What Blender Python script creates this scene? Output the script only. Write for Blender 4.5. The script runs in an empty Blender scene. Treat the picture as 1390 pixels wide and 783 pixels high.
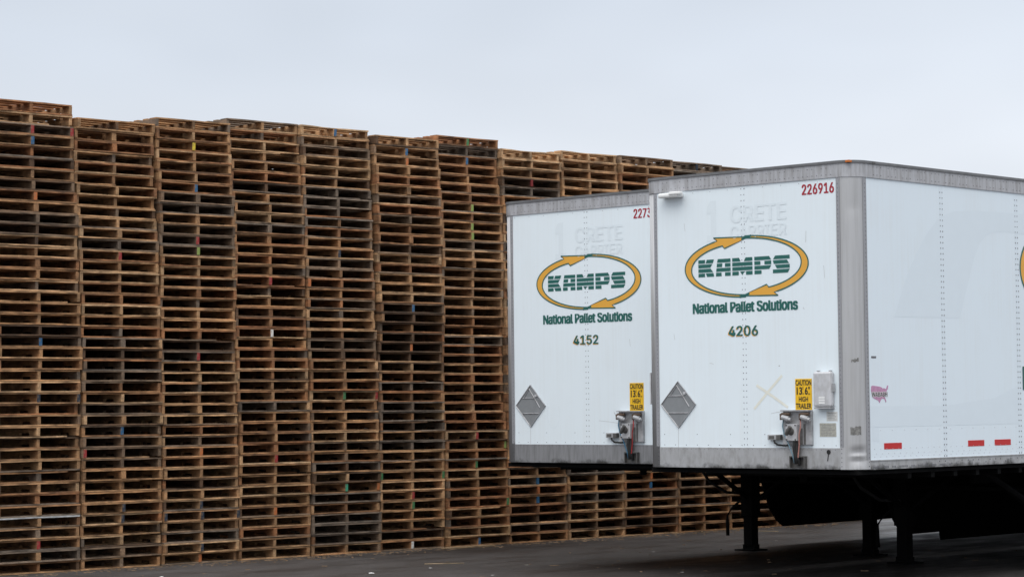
import bpy, bmesh, math, random
from mathutils import Vector, Matrix
R = math.radians
rnd = random.Random(7)
S = bpy.context.scene
C = S.collection

# ------------------------------------------------------------------ camera
F_PX, YAW, PITCH, ROLL = 3219.99, 0.759583, 0.049053, -0.010019
cd = bpy.data.cameras.new('camera'); cam = bpy.data.objects.new('camera', cd); C.objects.link(cam)
cd.sensor_fit = 'HORIZONTAL'; cd.sensor_width = 36.0; cd.lens = F_PX / 1390 * 36
cd.clip_start = 0.5; cd.clip_end = 3000
d = Vector((-math.sin(YAW) * math.cos(PITCH), math.cos(YAW) * math.cos(PITCH), math.sin(PITCH)))
r = Vector((math.cos(YAW), math.sin(YAW), 0)); u = r.cross(d)
r2 = r * math.cos(ROLL) + u * math.sin(ROLL); u2 = -r * math.sin(ROLL) + u * math.cos(ROLL)
m = Matrix((r2, u2, -d)).transposed().to_4x4(); m.translation = Vector((12.97957, -18.33361, 1.80687))
cam.matrix_world = m
S.camera = cam

# ------------------------------------------------------------------ world: overcast daylight
CLOUDLOC = (2.2, 2.9, 8.1)
SUN_EL, SUN_AZ = 52.0, 150.0         # azimuth clockwise from +Y
w = bpy.data.worlds.new('World'); S.world = w; w.use_nodes = True
nt = w.node_tree; nt.nodes.clear()
N = nt.nodes.new; L = nt.links.new
out = N('ShaderNodeOutputWorld'); mix = N('ShaderNodeMixShader')
bg1 = N('ShaderNodeBackground'); bg2 = N('ShaderNodeBackground')
sky = N('ShaderNodeTexSky'); sky.sky_type = 'NISHITA'; sky.sun_disc = False
sky.sun_elevation = R(SUN_EL); sky.sun_rotation = R(SUN_AZ); sky.dust_density = 3.0
L(sky.outputs[0], bg1.inputs[0]); bg1.inputs[1].default_value = 0.06
tc = N('ShaderNodeTexCoord'); sep = N('ShaderNodeSeparateXYZ'); L(tc.outputs['Generated'], sep.inputs[0])
# soft cloud structure shifts the height the deck colour is read at
mp = N('ShaderNodeMapping'); mp.inputs['Scale'].default_value = (1.2, 1.2, 5.0); L(tc.outputs['Generated'], mp.inputs[0])
no = N('ShaderNodeTexNoise'); no.inputs['Scale'].default_value = 1.6; no.inputs['Detail'].default_value = 4; no.inputs['Roughness'].default_value = 0.45
L(mp.outputs[0], no.inputs['Vector'])
ma = N('ShaderNodeMath'); ma.operation = 'MULTIPLY_ADD'; ma.inputs[1].default_value = 0.16; L(no.outputs['Fac'], ma.inputs[0])
sb = N('ShaderNodeMath'); sb.operation = 'SUBTRACT'; sb.inputs[1].default_value = 0.08; L(sep.outputs[2], sb.inputs[0]); L(sb.outputs[0], ma.inputs[2])
cr = N('ShaderNodeValToRGB'); L(ma.outputs[0], cr.inputs[0])
el = cr.color_ramp.elements
el[0].position = 0.0; el[0].color = (0.85, 0.89, 0.97, 1)
el[1].position = 1.0; el[1].color = (1, 1, 1, 1)
for p_, c_ in ((0.10, (0.82, 0.87, 0.945)), (0.175, (0.70, 0.765, 0.86)), (0.30, (0.72, 0.79, 0.88)), (0.6, (0.94, 0.97, 1.0))):
    e = el.new(p_); e.color = (*c_, 1)
# a broad, faint unevenness of the cloud deck
n9 = N('ShaderNodeTexNoise'); n9.inputs['Scale'].default_value = 2.6; n9.inputs['Detail'].default_value = 3; n9.inputs['Roughness'].default_value = 0.5
mp9 = N('ShaderNodeMapping'); mp9.inputs['Scale'].default_value = (1, 1, 2.6); mp9.inputs['Location'].default_value = CLOUDLOC; L(tc.outputs['Generated'], mp9.inputs[0]); L(mp9.outputs[0], n9.inputs['Vector'])
r9 = N('ShaderNodeMapRange'); r9.inputs['From Min'].default_value = 0.3; r9.inputs['From Max'].default_value = 0.6; r9.inputs["To Min"].default_value = 0.85; r9.inputs["To Max"].default_value = 1.09; L(n9.outputs['Fac'], r9.inputs['Value'])
v9 = N('ShaderNodeVectorMath'); v9.operation = 'SCALE'; L(cr.outputs[0], v9.inputs[0]); L(r9.outputs[0], v9.inputs['Scale'])
L(v9.outputs[0], bg2.inputs[0])
# the cloud deck brightens towards the zenith as overcast skies do
mr = N('ShaderNodeMapRange'); mr.interpolation_type = 'SMOOTHSTEP'
mr.inputs['From Min'].default_value = 0.2; mr.inputs['From Max'].default_value = 0.95
mr.inputs['To Min'].default_value = 1.0; mr.inputs['To Max'].default_value = 2.75
L(sep.outputs[2], mr.inputs['Value']); L(mr.outputs[0], bg2.inputs[1])
mix.inputs[0].default_value = 0.93
L(bg1.outputs[0], mix.inputs[1]); L(bg2.outputs[0], mix.inputs[2]); L(mix.outputs[0], out.inputs[0])

sd = bpy.data.lights.new('sun', 'SUN'); sun = bpy.data.objects.new('sun', sd); C.objects.link(sun)
sd.energy = 0.75; sd.angle = R(30); sd.color = (1.0, 0.96, 0.9)
sdir = Vector((math.sin(R(SUN_AZ)) * math.cos(R(SUN_EL)), math.cos(R(SUN_AZ)) * math.cos(R(SUN_EL)), math.sin(R(SUN_EL))))
sun.rotation_euler = sdir.to_track_quat('Z', 'Y').to_euler()
S.view_settings.view_transform = 'Standard'; S.view_settings.look = 'None'
S.view_settings.exposure = 0.0; S.view_settings.gamma = 1.0
S.render.engine = 'CYCLES'

# ------------------------------------------------------------------ materials
def new_mat(name):
    m_ = bpy.data.materials.new(name); m_.use_nodes = True
    return m_, m_.node_tree, m_.node_tree.nodes['Principled BSDF']

def nd(t, typ, **kw):
    n = t.nodes.new(typ)
    for k, v in kw.items():
        if k in n.inputs: n.inputs[k].default_value = v
        else: setattr(n, k, v)
    return n

def simple(name, col, rough=0.5, metal=0.0, var=0.0, scale=6.0, stretch=(1, 1, 1), bump=0.0, dirt=None, dirt_amt=0.5, dirt_range=(0.5, 0.75)):
    m_, t, b = new_mat(name)
    b.inputs['Roughness'].default_value = rough; b.inputs['Metallic'].default_value = metal
    if var == 0 and bump == 0 and not dirt:
        b.inputs['Base Color'].default_value = (*col, 1); return m_
    tc_ = nd(t, 'ShaderNodeTexCoord'); mp_ = nd(t, 'ShaderNodeMapping'); mp_.inputs['Scale'].default_value = stretch
    t.links.new(tc_.outputs['Object'], mp_.inputs[0])
    n1 = nd(t, 'ShaderNodeTexNoise', Scale=scale, Detail=6.0, Roughness=0.6); t.links.new(mp_.outputs[0], n1.inputs['Vector'])
    rp = nd(t, 'ShaderNodeValToRGB'); t.links.new(n1.outputs['Fac'], rp.inputs[0])
    rp.color_ramp.elements[0].position = 0.3; rp.color_ramp.elements[1].position = 0.7
    rp.color_ramp.elements[0].color = (*[c * (1 - var) for c in col], 1); rp.color_ramp.elements[1].color = (*[min(1, c * (1 + var)) for c in col], 1)
    last = rp.outputs[0]
    if dirt:
        n2 = nd(t, 'ShaderNodeTexNoise', Scale=scale * 0.45, Detail=8.0, Roughness=0.7); t.links.new(mp_.outputs[0], n2.inputs['Vector'])
        r2_ = nd(t, 'ShaderNodeMapRange'); r2_.inputs['From Min'].default_value = dirt_range[0]; r2_.inputs['From Max'].default_value = dirt_range[1]
        r2_.inputs['To Max'].default_value = dirt_amt; t.links.new(n2.outputs['Fac'], r2_.inputs['Value'])
        mx = nd(t, 'ShaderNodeMix', data_type='RGBA'); t.links.new(r2_.outputs[0], mx.inputs[0]); t.links.new(last, mx.inputs[6])
        mx.inputs[7].default_value = (*dirt, 1); last = mx.outputs[2]
    t.links.new(last, b.inputs['Base Color'])
    if bump:
        bp = nd(t, 'ShaderNodeBump', Strength=bump, Distance=0.004); t.links.new(n1.outputs['Fac'], bp.inputs['Height']); t.links.new(bp.outputs[0], b.inputs['Normal'])
    return m_

def wood(name, stretch, attr=False):
    """bare pallet lumber: colour of the single board x grain x stains"""
    m_, t, b = new_mat(name); K = t.links.new
    tc_ = nd(t, 'ShaderNodeTexCoord'); mp_ = nd(t, 'ShaderNodeMapping'); mp_.inputs['Scale'].default_value = stretch
    K(tc_.outputs['Object'], mp_.inputs[0])
    oi = nd(t, 'ShaderNodeObjectInfo'); mw = nd(t, 'ShaderNodeMath', operation='MULTIPLY'); mw.inputs[1].default_value = 60.0; K(oi.outputs['Random'], mw.inputs[0])
    g = nd(t, 'ShaderNodeTexNoise', noise_dimensions='4D', Scale=6.0, Detail=5.0, Roughness=0.65); K(mp_.outputs[0], g.inputs['Vector']); K(mw.outputs[0], g.inputs['W'])
    gr = nd(t, 'ShaderNodeMapRange'); gr.inputs['From Min'].default_value = 0.3; gr.inputs['From Max'].default_value = 0.7; gr.inputs['To Min'].default_value = 0.50; gr.inputs['To Max'].default_value = 1.34
    K(g.outputs['Fac'], gr.inputs['Value'])
    s = nd(t, 'ShaderNodeTexNoise', noise_dimensions='4D', Scale=5.0, Detail=3.0, Roughness=0.6); K(tc_.outputs['Object'], s.inputs['Vector']); K(mw.outputs[0], s.inputs['W'])
    sr = nd(t, 'ShaderNodeMapRange'); sr.inputs['From Min'].default_value = 0.35; sr.inputs['From Max'].default_value = 0.62; sr.inputs['To Min'].default_value = 0.38; sr.inputs['To Max'].default_value = 1.12
    K(s.outputs['Fac'], sr.inputs['Value'])
    mu = nd(t, 'ShaderNodeMath', operation='MULTIPLY'); K(gr.outputs[0], mu.inputs[0]); K(sr.outputs[0], mu.inputs[1])
    if attr:
        a = nd(t, 'ShaderNodeAttribute'); a.attribute_name = 'tone'; src = a.outputs['Color']
    else: src = oi.outputs['Color']
    vm = nd(t, 'ShaderNodeVectorMath', operation='SCALE'); K(src, vm.inputs[0]); K(mu.outputs[0], vm.inputs['Scale'])
    K(vm.outputs[0], b.inputs['Base Color']); b.inputs['Roughness'].default_value = 0.85
    bp = nd(t, 'ShaderNodeBump', Strength=0.5, Distance=0.003); K(g.outputs['Fac'], bp.inputs['Height']); K(bp.outputs[0], b.inputs['Normal'])
    return m_

def trailer_white(name, col, seed):
    """painted wall panel with faint vertical rain streaks and traffic film"""
    m_, t, b = new_mat(name); K = t.links.new
    tc_ = nd(t, 'ShaderNodeTexCoord')
    mp_ = nd(t, 'ShaderNodeMapping'); mp_.inputs['Scale'].default_value = (1, 1, 0.03); mp_.inputs['Location'].default_value = (seed, seed, seed); K(tc_.outputs['Object'], mp_.inputs[0])
    n1 = nd(t, 'ShaderNodeTexNoise', Scale=26.0, Detail=4.0, Roughness=0.6); K(mp_.outputs[0], n1.inputs['Vector'])
    n2 = nd(t, 'ShaderNodeTexNoise', Scale=1.6, Detail=5.0, Roughness=0.6); K(tc_.outputs['Object'], n2.inputs['Vector'])
    mu = nd(t, 'ShaderNodeMath', operation='MULTIPLY'); K(n1.outputs['Fac'], mu.inputs[0]); K(n2.outputs['Fac'], mu.inputs[1])
    rr = nd(t, 'ShaderNodeMapRange'); rr.inputs['From Min'].default_value = 0.22; rr.inputs['From Max'].default_value = 0.42; rr.inputs['To Max'].default_value = 0.16; K(mu.outputs[0], rr.inputs['Value'])
    mx = nd(t, 'ShaderNodeMix', data_type='RGBA'); K(rr.outputs[0], mx.inputs[0]); mx.inputs[6].default_value = (*col, 1); mx.inputs[7].default_value = (0.60, 0.60, 0.58, 1)
    K(mx.outputs[2], b.inputs['Base Color']); b.inputs['Roughness'].default_value = 0.42
    bp = nd(t, 'ShaderNodeBump', Strength=0.12, Distance=0.01); K(n2.outputs['Fac'], bp.inputs['Height']); K(bp.outputs[0], b.inputs['Normal'])
    return m_

def aluminium(name, col, stretch, grime=(0.12, 0.10, 0.08), amt=0.55, sooty=False):
    m_, t, b = new_mat(name); K = t.links.new
    tc_ = nd(t, 'ShaderNodeTexCoord'); mp_ = nd(t, 'ShaderNodeMapping'); mp_.inputs['Scale'].default_value = stretch; K(tc_.outputs['Object'], mp_.inputs[0])
    n1 = nd(t, 'ShaderNodeTexNoise', Scale=14.0, Detail=7.0, Roughness=0.65); K(mp_.outputs[0], n1.inputs['Vector'])
    r1 = nd(t, 'ShaderNodeMapRange'); r1.inputs['From Min'].default_value = 0.42; r1.inputs['From Max'].default_value = 0.72; r1.inputs['To Max'].default_value = amt; K(n1.outputs['Fac'], r1.inputs['Value'])
    mx = nd(t, 'ShaderNodeMix', data_type='RGBA'); K(r1.outputs[0], mx.inputs[0]); mx.inputs[6].default_value = (*col, 1); mx.inputs[7].default_value = (*grime, 1)
    n2 = nd(t, 'ShaderNodeTexNoise', Scale=3.0, Detail=6.0, Roughness=0.7); K(tc_.outputs['Object'], n2.inputs['Vector'])
    r2_ = nd(t, 'ShaderNodeMapRange'); r2_.inputs['From Min'].default_value = 0.3; r2_.inputs['From Max'].default_value = 0.7; r2_.inputs['To Min'].default_value = 0.35; r2_.inputs['To Max'].default_value = 0.6; K(n2.outputs['Fac'], r2_.inputs['Value'])
    K(r2_.outputs[0], b.inputs['Roughness']); b.inputs['Metallic'].default_value = 0.28
    last = mx.outputs[2]
    if sooty:      # road grease clings to the lowest centimetres of the rail
        sp_ = nd(t, 'ShaderNodeSeparateXYZ'); K(tc_.outputs['Object'], sp_.inputs[0])
        n3 = nd(t, 'ShaderNodeTexNoise', Scale=4.0, Detail=8.0, Roughness=0.7); K(tc_.outputs['Object'], n3.inputs['Vector'])
        h_ = nd(t, 'ShaderNodeMath', operation='MULTIPLY_ADD'); h_.inputs[1].default_value = -0.30; K(n3.outputs['Fac'], h_.inputs[0]); K(sp_.outputs[2], h_.inputs[2])
        r3 = nd(t, 'ShaderNodeMapRange'); r3.inputs['From Min'].default_value = 1.055; r3.inputs['From Max'].default_value = 1.00; r3.inputs['To Max'].default_value = 0.9; K(h_.outputs[0], r3.inputs['Value'])
        m2_ = nd(t, 'ShaderNodeMix', data_type='RGBA'); K(r3.outputs[0], m2_.inputs[0]); K(last, m2_.inputs[6]); m2_.inputs[7].default_value = (0.03, 0.028, 0.025, 1); last = m2_.outputs[2]
    K(last, b.inputs['Base Color'])
    return m_

M = {}
M['board'] = wood('wood_board', (9, 2.0, 26)); M['stringer'] = wood('wood_stringer', (1.2, 12, 12))
M['board_mass'] = wood('wood_board_mass', (9, 2.0, 26), True); M['stringer_mass'] = wood('wood_stringer_mass', (1.2, 12, 12), True)
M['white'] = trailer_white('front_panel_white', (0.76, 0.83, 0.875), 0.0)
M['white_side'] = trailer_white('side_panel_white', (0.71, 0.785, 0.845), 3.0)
M['ghost'] = simple('ghost_lettering', (0.72, 0.787, 0.83), 0.42, var=0.02)
M['ghost_side'] = simple('ghost_shape_side', (0.68, 0.752, 0.81), 0.42, var=0.012)
M['alu'] = aluminium('weathered_aluminium', (0.46, 0.46, 0.48), (1.6, 1.6, 0.25))
M['alu_bright'] = aluminium('bright_aluminium', (0.6, 0.6, 0.62), (1, 1, 0.6), (0.22, 0.2, 0.17), 0.4)
M['post'] = aluminium('corner_post_aluminium', (0.47, 0.47, 0.48), (1.6, 1.6, 0.05), (0.26, 0.25, 0.24), 0.45)
M['rail'] = aluminium('bottom_rail_aluminium', (0.42, 0.42, 0.43), (1.2, 1.2, 0.5), (0.20, 0.19, 0.17), 0.6, True)
M['rail_dark'] = aluminium('bottom_rail_grimy', (0.27, 0.27, 0.28), (2.2, 2.2, 0.25), (0.14, 0.14, 0.14), 0.7, True)
M['flange'] = aluminium('post_flange', (0.33, 0.33, 0.35), (1.6, 1.6, 0.1), (0.2, 0.2, 0.2), 0.4)
M['hose_blue_faded'] = simple('hose_blue_faded', (0.17, 0.27, 0.33), 0.6)
M['hose_red_faded'] = simple('hose_red_faded', (0.42, 0.20, 0.17), 0.6)
M['cap'] = simple('roof_cap', (0.16, 0.16, 0.165), 0.5, 0.3, var=0.2, scale=8)
M['rivet'] = simple('rivet_grime_hole_shade', (0.13, 0.13, 0.145), 0.6, 0.0)
M['rivet_light'] = simple('rivet_light', (0.5, 0.52, 0.56), 0.5, 0.0)
M['dark'] = simple('chassis_black', (0.0035, 0.0035, 0.0037), 0.9, var=0.3, scale=8)
M['dark'].node_tree.nodes['Principled BSDF'].inputs['Specular IOR Level'].default_value = 0.12
M['black'] = simple('hole_shade_black', (0.012, 0.012, 0.012), 0.8)
M['rubber'] = simple('tyre_rubber', (0.015, 0.015, 0.015), 0.85)
M['steel'] = simple('dull_steel', (0.38, 0.38, 0.39), 0.5, 0.3, var=0.25, scale=10, dirt=(0.08, 0.06, 0.05), dirt_amt=0.7)
M['steel_dark'] = simple('greasy_steel', (0.12, 0.115, 0.11), 0.55, 0.4, var=0.3, scale=20)
M['rust'] = simple('rusty_fitting', (0.10, 0.065, 0.045), 0.8, 0.2, var=0.4, scale=30)
M['placard'] = simple('placard_grey', (0.235, 0.245, 0.255), 0.5, 0.15, var=0.10, scale=9)
M['green'] = simple('vinyl_green', (0.012, 0.112, 0.095), 0.4)
M['orange'] = simple('vinyl_orange', (0.72, 0.36, 0.045), 0.45, var=0.04, scale=5)
M['red'] = simple('vinyl_red', (0.36, 0.02, 0.035), 0.45)
M['yellow'] = simple('sign_yellow', (0.80, 0.47, 0.01), 0.45, var=0.05, scale=10)
M['ink'] = simple('sign_black', (0.012, 0.012, 0.012), 0.5)
M['tape'] = simple('masking_tape', (0.74, 0.735, 0.66), 0.7, var=0.05, scale=20)
M['reflector'] = simple('reflector_red', (0.50, 0.012, 0.012), 0.3)
M['amber'] = simple('lamp_amber', (0.50, 0.13, 0.01), 0.3)
M['sticker'] = simple('faded_sticker', (0.62, 0.62, 0.60), 0.6, var=0.15, scale=60)
M['sticker_tan'] = simple('certification_plate', (0.42, 0.41, 0.36), 0.5, 0.2, var=0.25, scale=45)
M['sticker_line'] = simple('sticker_print', (0.28, 0.28, 0.27), 0.6)
M['residue'] = simple('glue_residue', (0.20, 0.195, 0.185), 0.6, 0.2, var=0.5, scale=40)
M['magenta'] = simple('faded_magenta', (0.47, 0.24, 0.38), 0.5, var=0.15, scale=30)
M['white_plain'] = simple('white_plastic', (0.78, 0.78, 0.77), 0.45, var=0.03)
M['hose_blue'] = simple('hose_blue', (0.05, 0.16, 0.26), 0.5)
M['hose_red'] = simple('hose_red', (0.35, 0.03, 0.03), 0.5)
M['tape_red'] = simple('red_paint', (0.42, 0.02, 0.02), 0.6)
M['drip'] = simple('rust_drip', (0.42, 0.42, 0.42), 0.6)
# spray paint on stringer ends, worn back to wood here and there
PAINTCOL = {'R': (0.27, 0.018, 0.018), 'B': (0.015, 0.09, 0.19), 'N': (0.012, 0.020, 0.035), 'O': (0.42, 0.12, 0.03), 'Y': (0.60, 0.44, 0.03),
            'L': (0.20, 0.27, 0.06), 'G': (0.03, 0.15, 0.05), 'T': (0.03, 0.28, 0.16), 'W': (0.62, 0.60, 0.56)}
def paint_mat(c, name):
    m_, t_, b_ = new_mat(name); tc_ = nd(t_, 'ShaderNodeTexCoord')
    n_ = nd(t_, 'ShaderNodeTexNoise', Scale=28.0, Detail=4.0); t_.links.new(tc_.outputs['Object'], n_.inputs['Vector'])
    r_ = nd(t_, 'ShaderNodeMapRange'); r_.inputs['From Min'].default_value = 0.44; r_.inputs['From Max'].default_value = 0.64; r_.inputs['To Max'].default_value = 0.75; t_.links.new(n_.outputs['Fac'], r_.inputs['Value'])
    x_ = nd(t_, 'ShaderNodeMix', data_type='RGBA'); t_.links.new(r_.outputs[0], x_.inputs[0]); x_.inputs[6].default_value = (*c, 1); x_.inputs[7].default_value = (0.22, 0.15, 0.09, 1)
    t_.links.new(x_.outputs[2], b_.inputs['Base Color']); b_.inputs['Roughness'].default_value = 0.7
    return m_
PM = {k: paint_mat(c, 'end_paint') for k, c in PAINTCOL.items()}

# wet dark asphalt
m_, t_, b_ = new_mat('asphalt_wet'); K = t_.links.new
tc_ = nd(t_, 'ShaderNodeTexCoord')
big = nd(t_, 'ShaderNodeTexNoise', Scale=0.35, Detail=6.0, Roughness=0.6); mpg = nd(t_, 'ShaderNodeMapping'); mpg.inputs['Scale'].default_value = (1.0, 0.4, 1); mpg.inputs['Rotation'].default_value = (0, 0, R(-40)); K(tc_.outputs['Object'], mpg.inputs[0]); K(mpg.outputs[0], big.inputs['Vector'])
fine = nd(t_, 'ShaderNodeTexNoise', Scale=70.0, Detail=6.0, Roughness=0.75); K(tc_.outputs['Object'], fine.inputs['Vector'])
mid = nd(t_, 'ShaderNodeTexNoise', Scale=2.2, Detail=8.0, Roughness=0.7); K(mpg.outputs[0], mid.inputs['Vector'])
rp = nd(t_, 'ShaderNodeValToRGB'); K(big.outputs['Fac'], rp.inputs[0])
rp.color_ramp.elements[0].position = 0.38; rp.color_ramp.elements[0].color = (0.019, 0.0155, 0.014, 1)
rp.color_ramp.elements[1].position = 0.62; rp.color_ramp.elements[1].color = (0.058, 0.052, 0.050, 1)
m1 = nd(t_, 'ShaderNodeMapRange'); m1.inputs['From Min'].default_value = 0.3; m1.inputs['From Max'].default_value = 0.7; m1.inputs['To Min'].default_value = 0.82; m1.inputs['To Max'].default_value = 1.18; K(mid.outputs['Fac'], m1.inputs['Value'])
m2 = nd(t_, 'ShaderNodeMapRange'); m2.inputs['From Min'].default_value = 0.25; m2.inputs['From Max'].default_value = 0.75; m2.inputs['To Min'].default_value = 0.7; m2.inputs['To Max'].default_value = 1.35; K(fine.outputs['Fac'], m2.inputs['Value'])
mm = nd(t_, 'ShaderNodeMath', operation='MULTIPLY'); K(m1.outputs[0], mm.inputs[0]); K(m2.outputs[0], mm.inputs[1])
# cracks
vo = nd(t_, 'ShaderNodeTexVoronoi', feature='DISTANCE_TO_EDGE', Scale=0.22); wv = nd(t_, 'ShaderNodeVectorMath', operation='ADD')
sc = nd(t_, 'ShaderNodeVectorMath', operation='SCALE'); sc.inputs['Scale'].default_value = 0.9; K(mid.outputs['Color'], sc.inputs[0]); K(tc_.outputs['Object'], wv.inputs[0]); K(sc.outputs[0], wv.inputs[1]); K(wv.outputs[0], vo.inputs['Vector'])
ck = nd(t_, 'ShaderNodeMapRange'); ck.inputs['From Max'].default_value = 0.006; ck.inputs['To Min'].default_value = 0.7; ck.inputs['To Max'].default_value = 1.0; K(vo.outputs['Distance'], ck.inputs['Value'])
m3 = nd(t_, 'ShaderNodeMath', operation='MULTIPLY'); K(mm.outputs[0], m3.inputs[0]); K(ck.outputs[0], m3.inputs[1])
vs = nd(t_, 'ShaderNodeVectorMath', operation='SCALE'); K(rp.outputs[0], vs.inputs[0]); K(m3.outputs[0], vs.inputs['Scale']); K(vs.outputs[0], b_.inputs['Base Color'])
rg = nd(t_, 'ShaderNodeMapRange'); rg.inputs['From Min'].default_value = 0.4; rg.inputs['From Max'].default_value = 0.6; rg.inputs['To Min'].default_value = 0.42; rg.inputs['To Max'].default_value = 0.66; K(mid.outputs['Fac'], rg.inputs['Value']); K(rg.outputs[0], b_.inputs['Roughness'])
b_.inputs['Specular IOR Level'].default_value = 0.4
bp = nd(t_, 'ShaderNodeBump', Strength=0.5, Distance=0.006); K(fine.outputs['Fac'], bp.inputs['Height']); K(bp.outputs[0], b_.inputs['Normal'])
M['ground'] = m_

# ------------------------------------------------------------------ mesh helpers
class MB:
    """collects shapes and links them as one mesh object"""
    def __init__(s): s.v = []; s.f = []; s.mi = []
    def add(s, vs, fs, mi=0):
        o = len(s.v); s.v += [tuple(x) for x in vs]; s.f += [tuple(i + o for i in f) for f in fs]; s.mi += [mi] * len(fs)
    def box(s, a, b, mi=0):
        (x0, y0, z0), (x1, y1, z1) = a, b
        s.add([(x0, y0, z0), (x1, y0, z0), (x1, y1, z0), (x0, y1, z0), (x0, y0, z1), (x1, y0, z1), (x1, y1, z1), (x0, y1, z1)],
              [(0, 3, 2, 1), (4, 5, 6, 7), (0, 1, 5, 4), (1, 2, 6, 5), (2, 3, 7, 6), (3, 0, 4, 7)], mi)
    def tube(s, pts, rad, n=8, mi=0):
        pts = [Vector(p) for p in pts]; o = len(s.v); rings = []
        for i, p in enumerate(pts):
            t = (pts[min(i + 1, len(pts) - 1)] - pts[max(i - 1, 0)]).normalized()
            a = t.cross(Vector((0.13, 0.21, 1)) if abs(t.z) < 0.9 else Vector((1, 0.1, 0))).normalized(); b = t.cross(a)
            rr = rad[i] if isinstance(rad, (list, tuple)) else rad
            s.v += [tuple(p + (a * math.cos(2 * math.pi * k / n) + b * math.sin(2 * math.pi * k / n)) * rr) for k in range(n)]
        for i in range(len(pts) - 1):
            for k in range(n):
                q = (k + 1) % n; s.f.append((o + i * n + k, o + i * n + q, o + (i + 1) * n + q, o + (i + 1) * n + k)); s.mi.append(mi)
        s.f.append(tuple(o + k for k in reversed(range(n)))); s.f.append(tuple(o + (len(pts) - 1) * n + k for k in range(n))); s.mi += [mi, mi]
    def build(s, name, mat, parent=None, smooth=False, bevel=0.0):
        me = bpy.data.meshes.new(name); me.from_pydata(s.v, [], s.f)
        for mm_ in (mat if isinstance(mat, (list, tuple)) else [mat]): me.materials.append(mm_)
        if isinstance(mat, (list, tuple)): me.polygons.foreach_set('material_index', s.mi)
        me.validate()
        if bevel:
            bm = bmesh.new(); bm.from_mesh(me); bmesh.ops.bevel(bm, geom=bm.edges[:], offset=bevel, segments=2, affect='EDGES', profile=0.5); bm.to_mesh(me); bm.free()
        if smooth:
            for p in me.polygons: p.use_smooth = True
        me.update()
        o = bpy.data.objects.new(name, me); C.objects.link(o)
        if parent: o.parent = parent
        return o

def empty(name, loc, label, cat, group=None, rz=0.0):
    o = bpy.data.objects.new(name, None); C.objects.link(o); o.location = loc; o.rotation_euler = (0, 0, rz); o.empty_display_size = 0.2
    o['label'] = label; o['category'] = cat
    if group: o['group'] = group
    return o

def tag(o, label, cat, group=None):
    o['label'] = label; o['category'] = cat
    if group: o['group'] = group

_tx = {}
import os
FONT = None       # the grotesque that ships inside Blender; its built-in face otherwise
try: FONT = bpy.data.fonts.load(os.path.join(bpy.utils.resource_path('LOCAL'), 'datafiles', 'fonts', 'Inter.woff2'))
except Exception: FONT = None
def text_geo(body, fat, sp=1.0, grot=True):
    """glyph outlines as (verts, faces) normalised to a unit box"""
    k = (body, fat, sp, grot)
    if k in _tx: return _tx[k]
    cu = bpy.data.curves.new('lettering', 'FONT'); cu.body = body; cu.size = 1; cu.offset = fat; cu.resolution_u = 3; cu.space_character = sp
    if FONT and grot: cu.font = FONT
    o = bpy.data.objects.new('lettering', cu); C.objects.link(o); bpy.context.view_layer.update()
    me = bpy.data.meshes.new_from_object(o.evaluated_get(bpy.context.evaluated_depsgraph_get()))
    vs = [v.co.copy() for v in me.vertices]; fs = [tuple(p.vertices) for p in me.polygons]
    bpy.data.objects.remove(o); bpy.data.curves.remove(cu); bpy.data.meshes.remove(me)
    x0 = min(v.x for v in vs); x1 = max(v.x for v in vs); y0 = min(v.y for v in vs); y1 = max(v.y for v in vs)
    _tx[k] = ([((v.x - x0) / (x1 - x0), (v.y - y0) / (y1 - y0)) for v in vs], fs)
    return _tx[k]

def FR(a, z, o): return (a, -o, z)         # a point on a front wall, o metres proud of it
def SD(a, z, o): return (o, a, z)          # a point on a right side wall
TH = 0.0012
def lettering(mb, P, body, x0, x1, z0, z1, off, fat=0.02, fam=1, mi=0):
    grot = FONT is not None and fam == 1
    v, f = text_geo(body, 0.0 if grot else fat, 1.0, grot)
    if not grot: mb.add([P(x0 + a * (x1 - x0), z0 + b * (z1 - z0), off) for a, b in v], f, mi); return
    # bolder strokes: the same outline laid several times side by side
    h = z1 - z0; e = fat * h * 1.1; n = 0; lift = lambda t: t
    if fam == 1 and body.startswith('National'): lift = lambda t: t * 1.11 if t < .72 else .80 + (t - .72) * .714
    for dx_ in (-1, -.33, .33, 1):
        for dz_ in (-.45, .45):
            for q in f:
                n += 1; mb.add([P(x0 + e + v[i][0] * (x1 - x0 - 2 * e) + dx_ * e, z0 + .45 * e + lift(v[i][1]) * (h - .9 * e) + dz_ * e, off + (n % 997) * 0.0000012) for i in q], [tuple(range(len(q)))], mi)

def poly(mb, P, pts, off, mi=0, th=TH):
    """a flat plate of some thickness with the given outline"""
    n = len(pts); vs = [P(a, b, off) for a, b in pts] + [P(a, b, off - th) for a, b in pts]
    fs = [tuple(range(n)), tuple(range(2 * n - 1, n - 1, -1))] + [(i, i + n, (i + 1) % n + n, (i + 1) % n) for i in range(n)]
    mb.add(vs, fs, mi)

def rect(mb, P, a0, a1, z0, z1, off, mi=0, th=TH): poly(mb, P, [(a0, z0), (a1, z0), (a1, z1), (a0, z1)], off, mi, th)

def stroke(mb, P, pts, wd, off, mi=0, closed=False):
    n = len(pts); L_ = []; R_ = []
    for i in range(n):
        a = pts[i - 1] if (i or closed) else pts[i]; b = pts[(i + 1) % n] if (i < n - 1 or closed) else pts[i]
        dx, dz = b[0] - a[0], b[1] - a[1]; l = math.hypot(dx, dz) or 1; nx, nz = -dz / l * wd / 2, dx / l * wd / 2
        L_.append((pts[i][0] + nx, pts[i][1] + nz)); R_.append((pts[i][0] - nx, pts[i][1] - nz))
    vs = [P(*q, off) for q in L_ + R_]
    mb.add(vs, [(i, i + n, (i + 1) % n + n, (i + 1) % n) for i in range(n if closed else n - 1)], mi)

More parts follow.
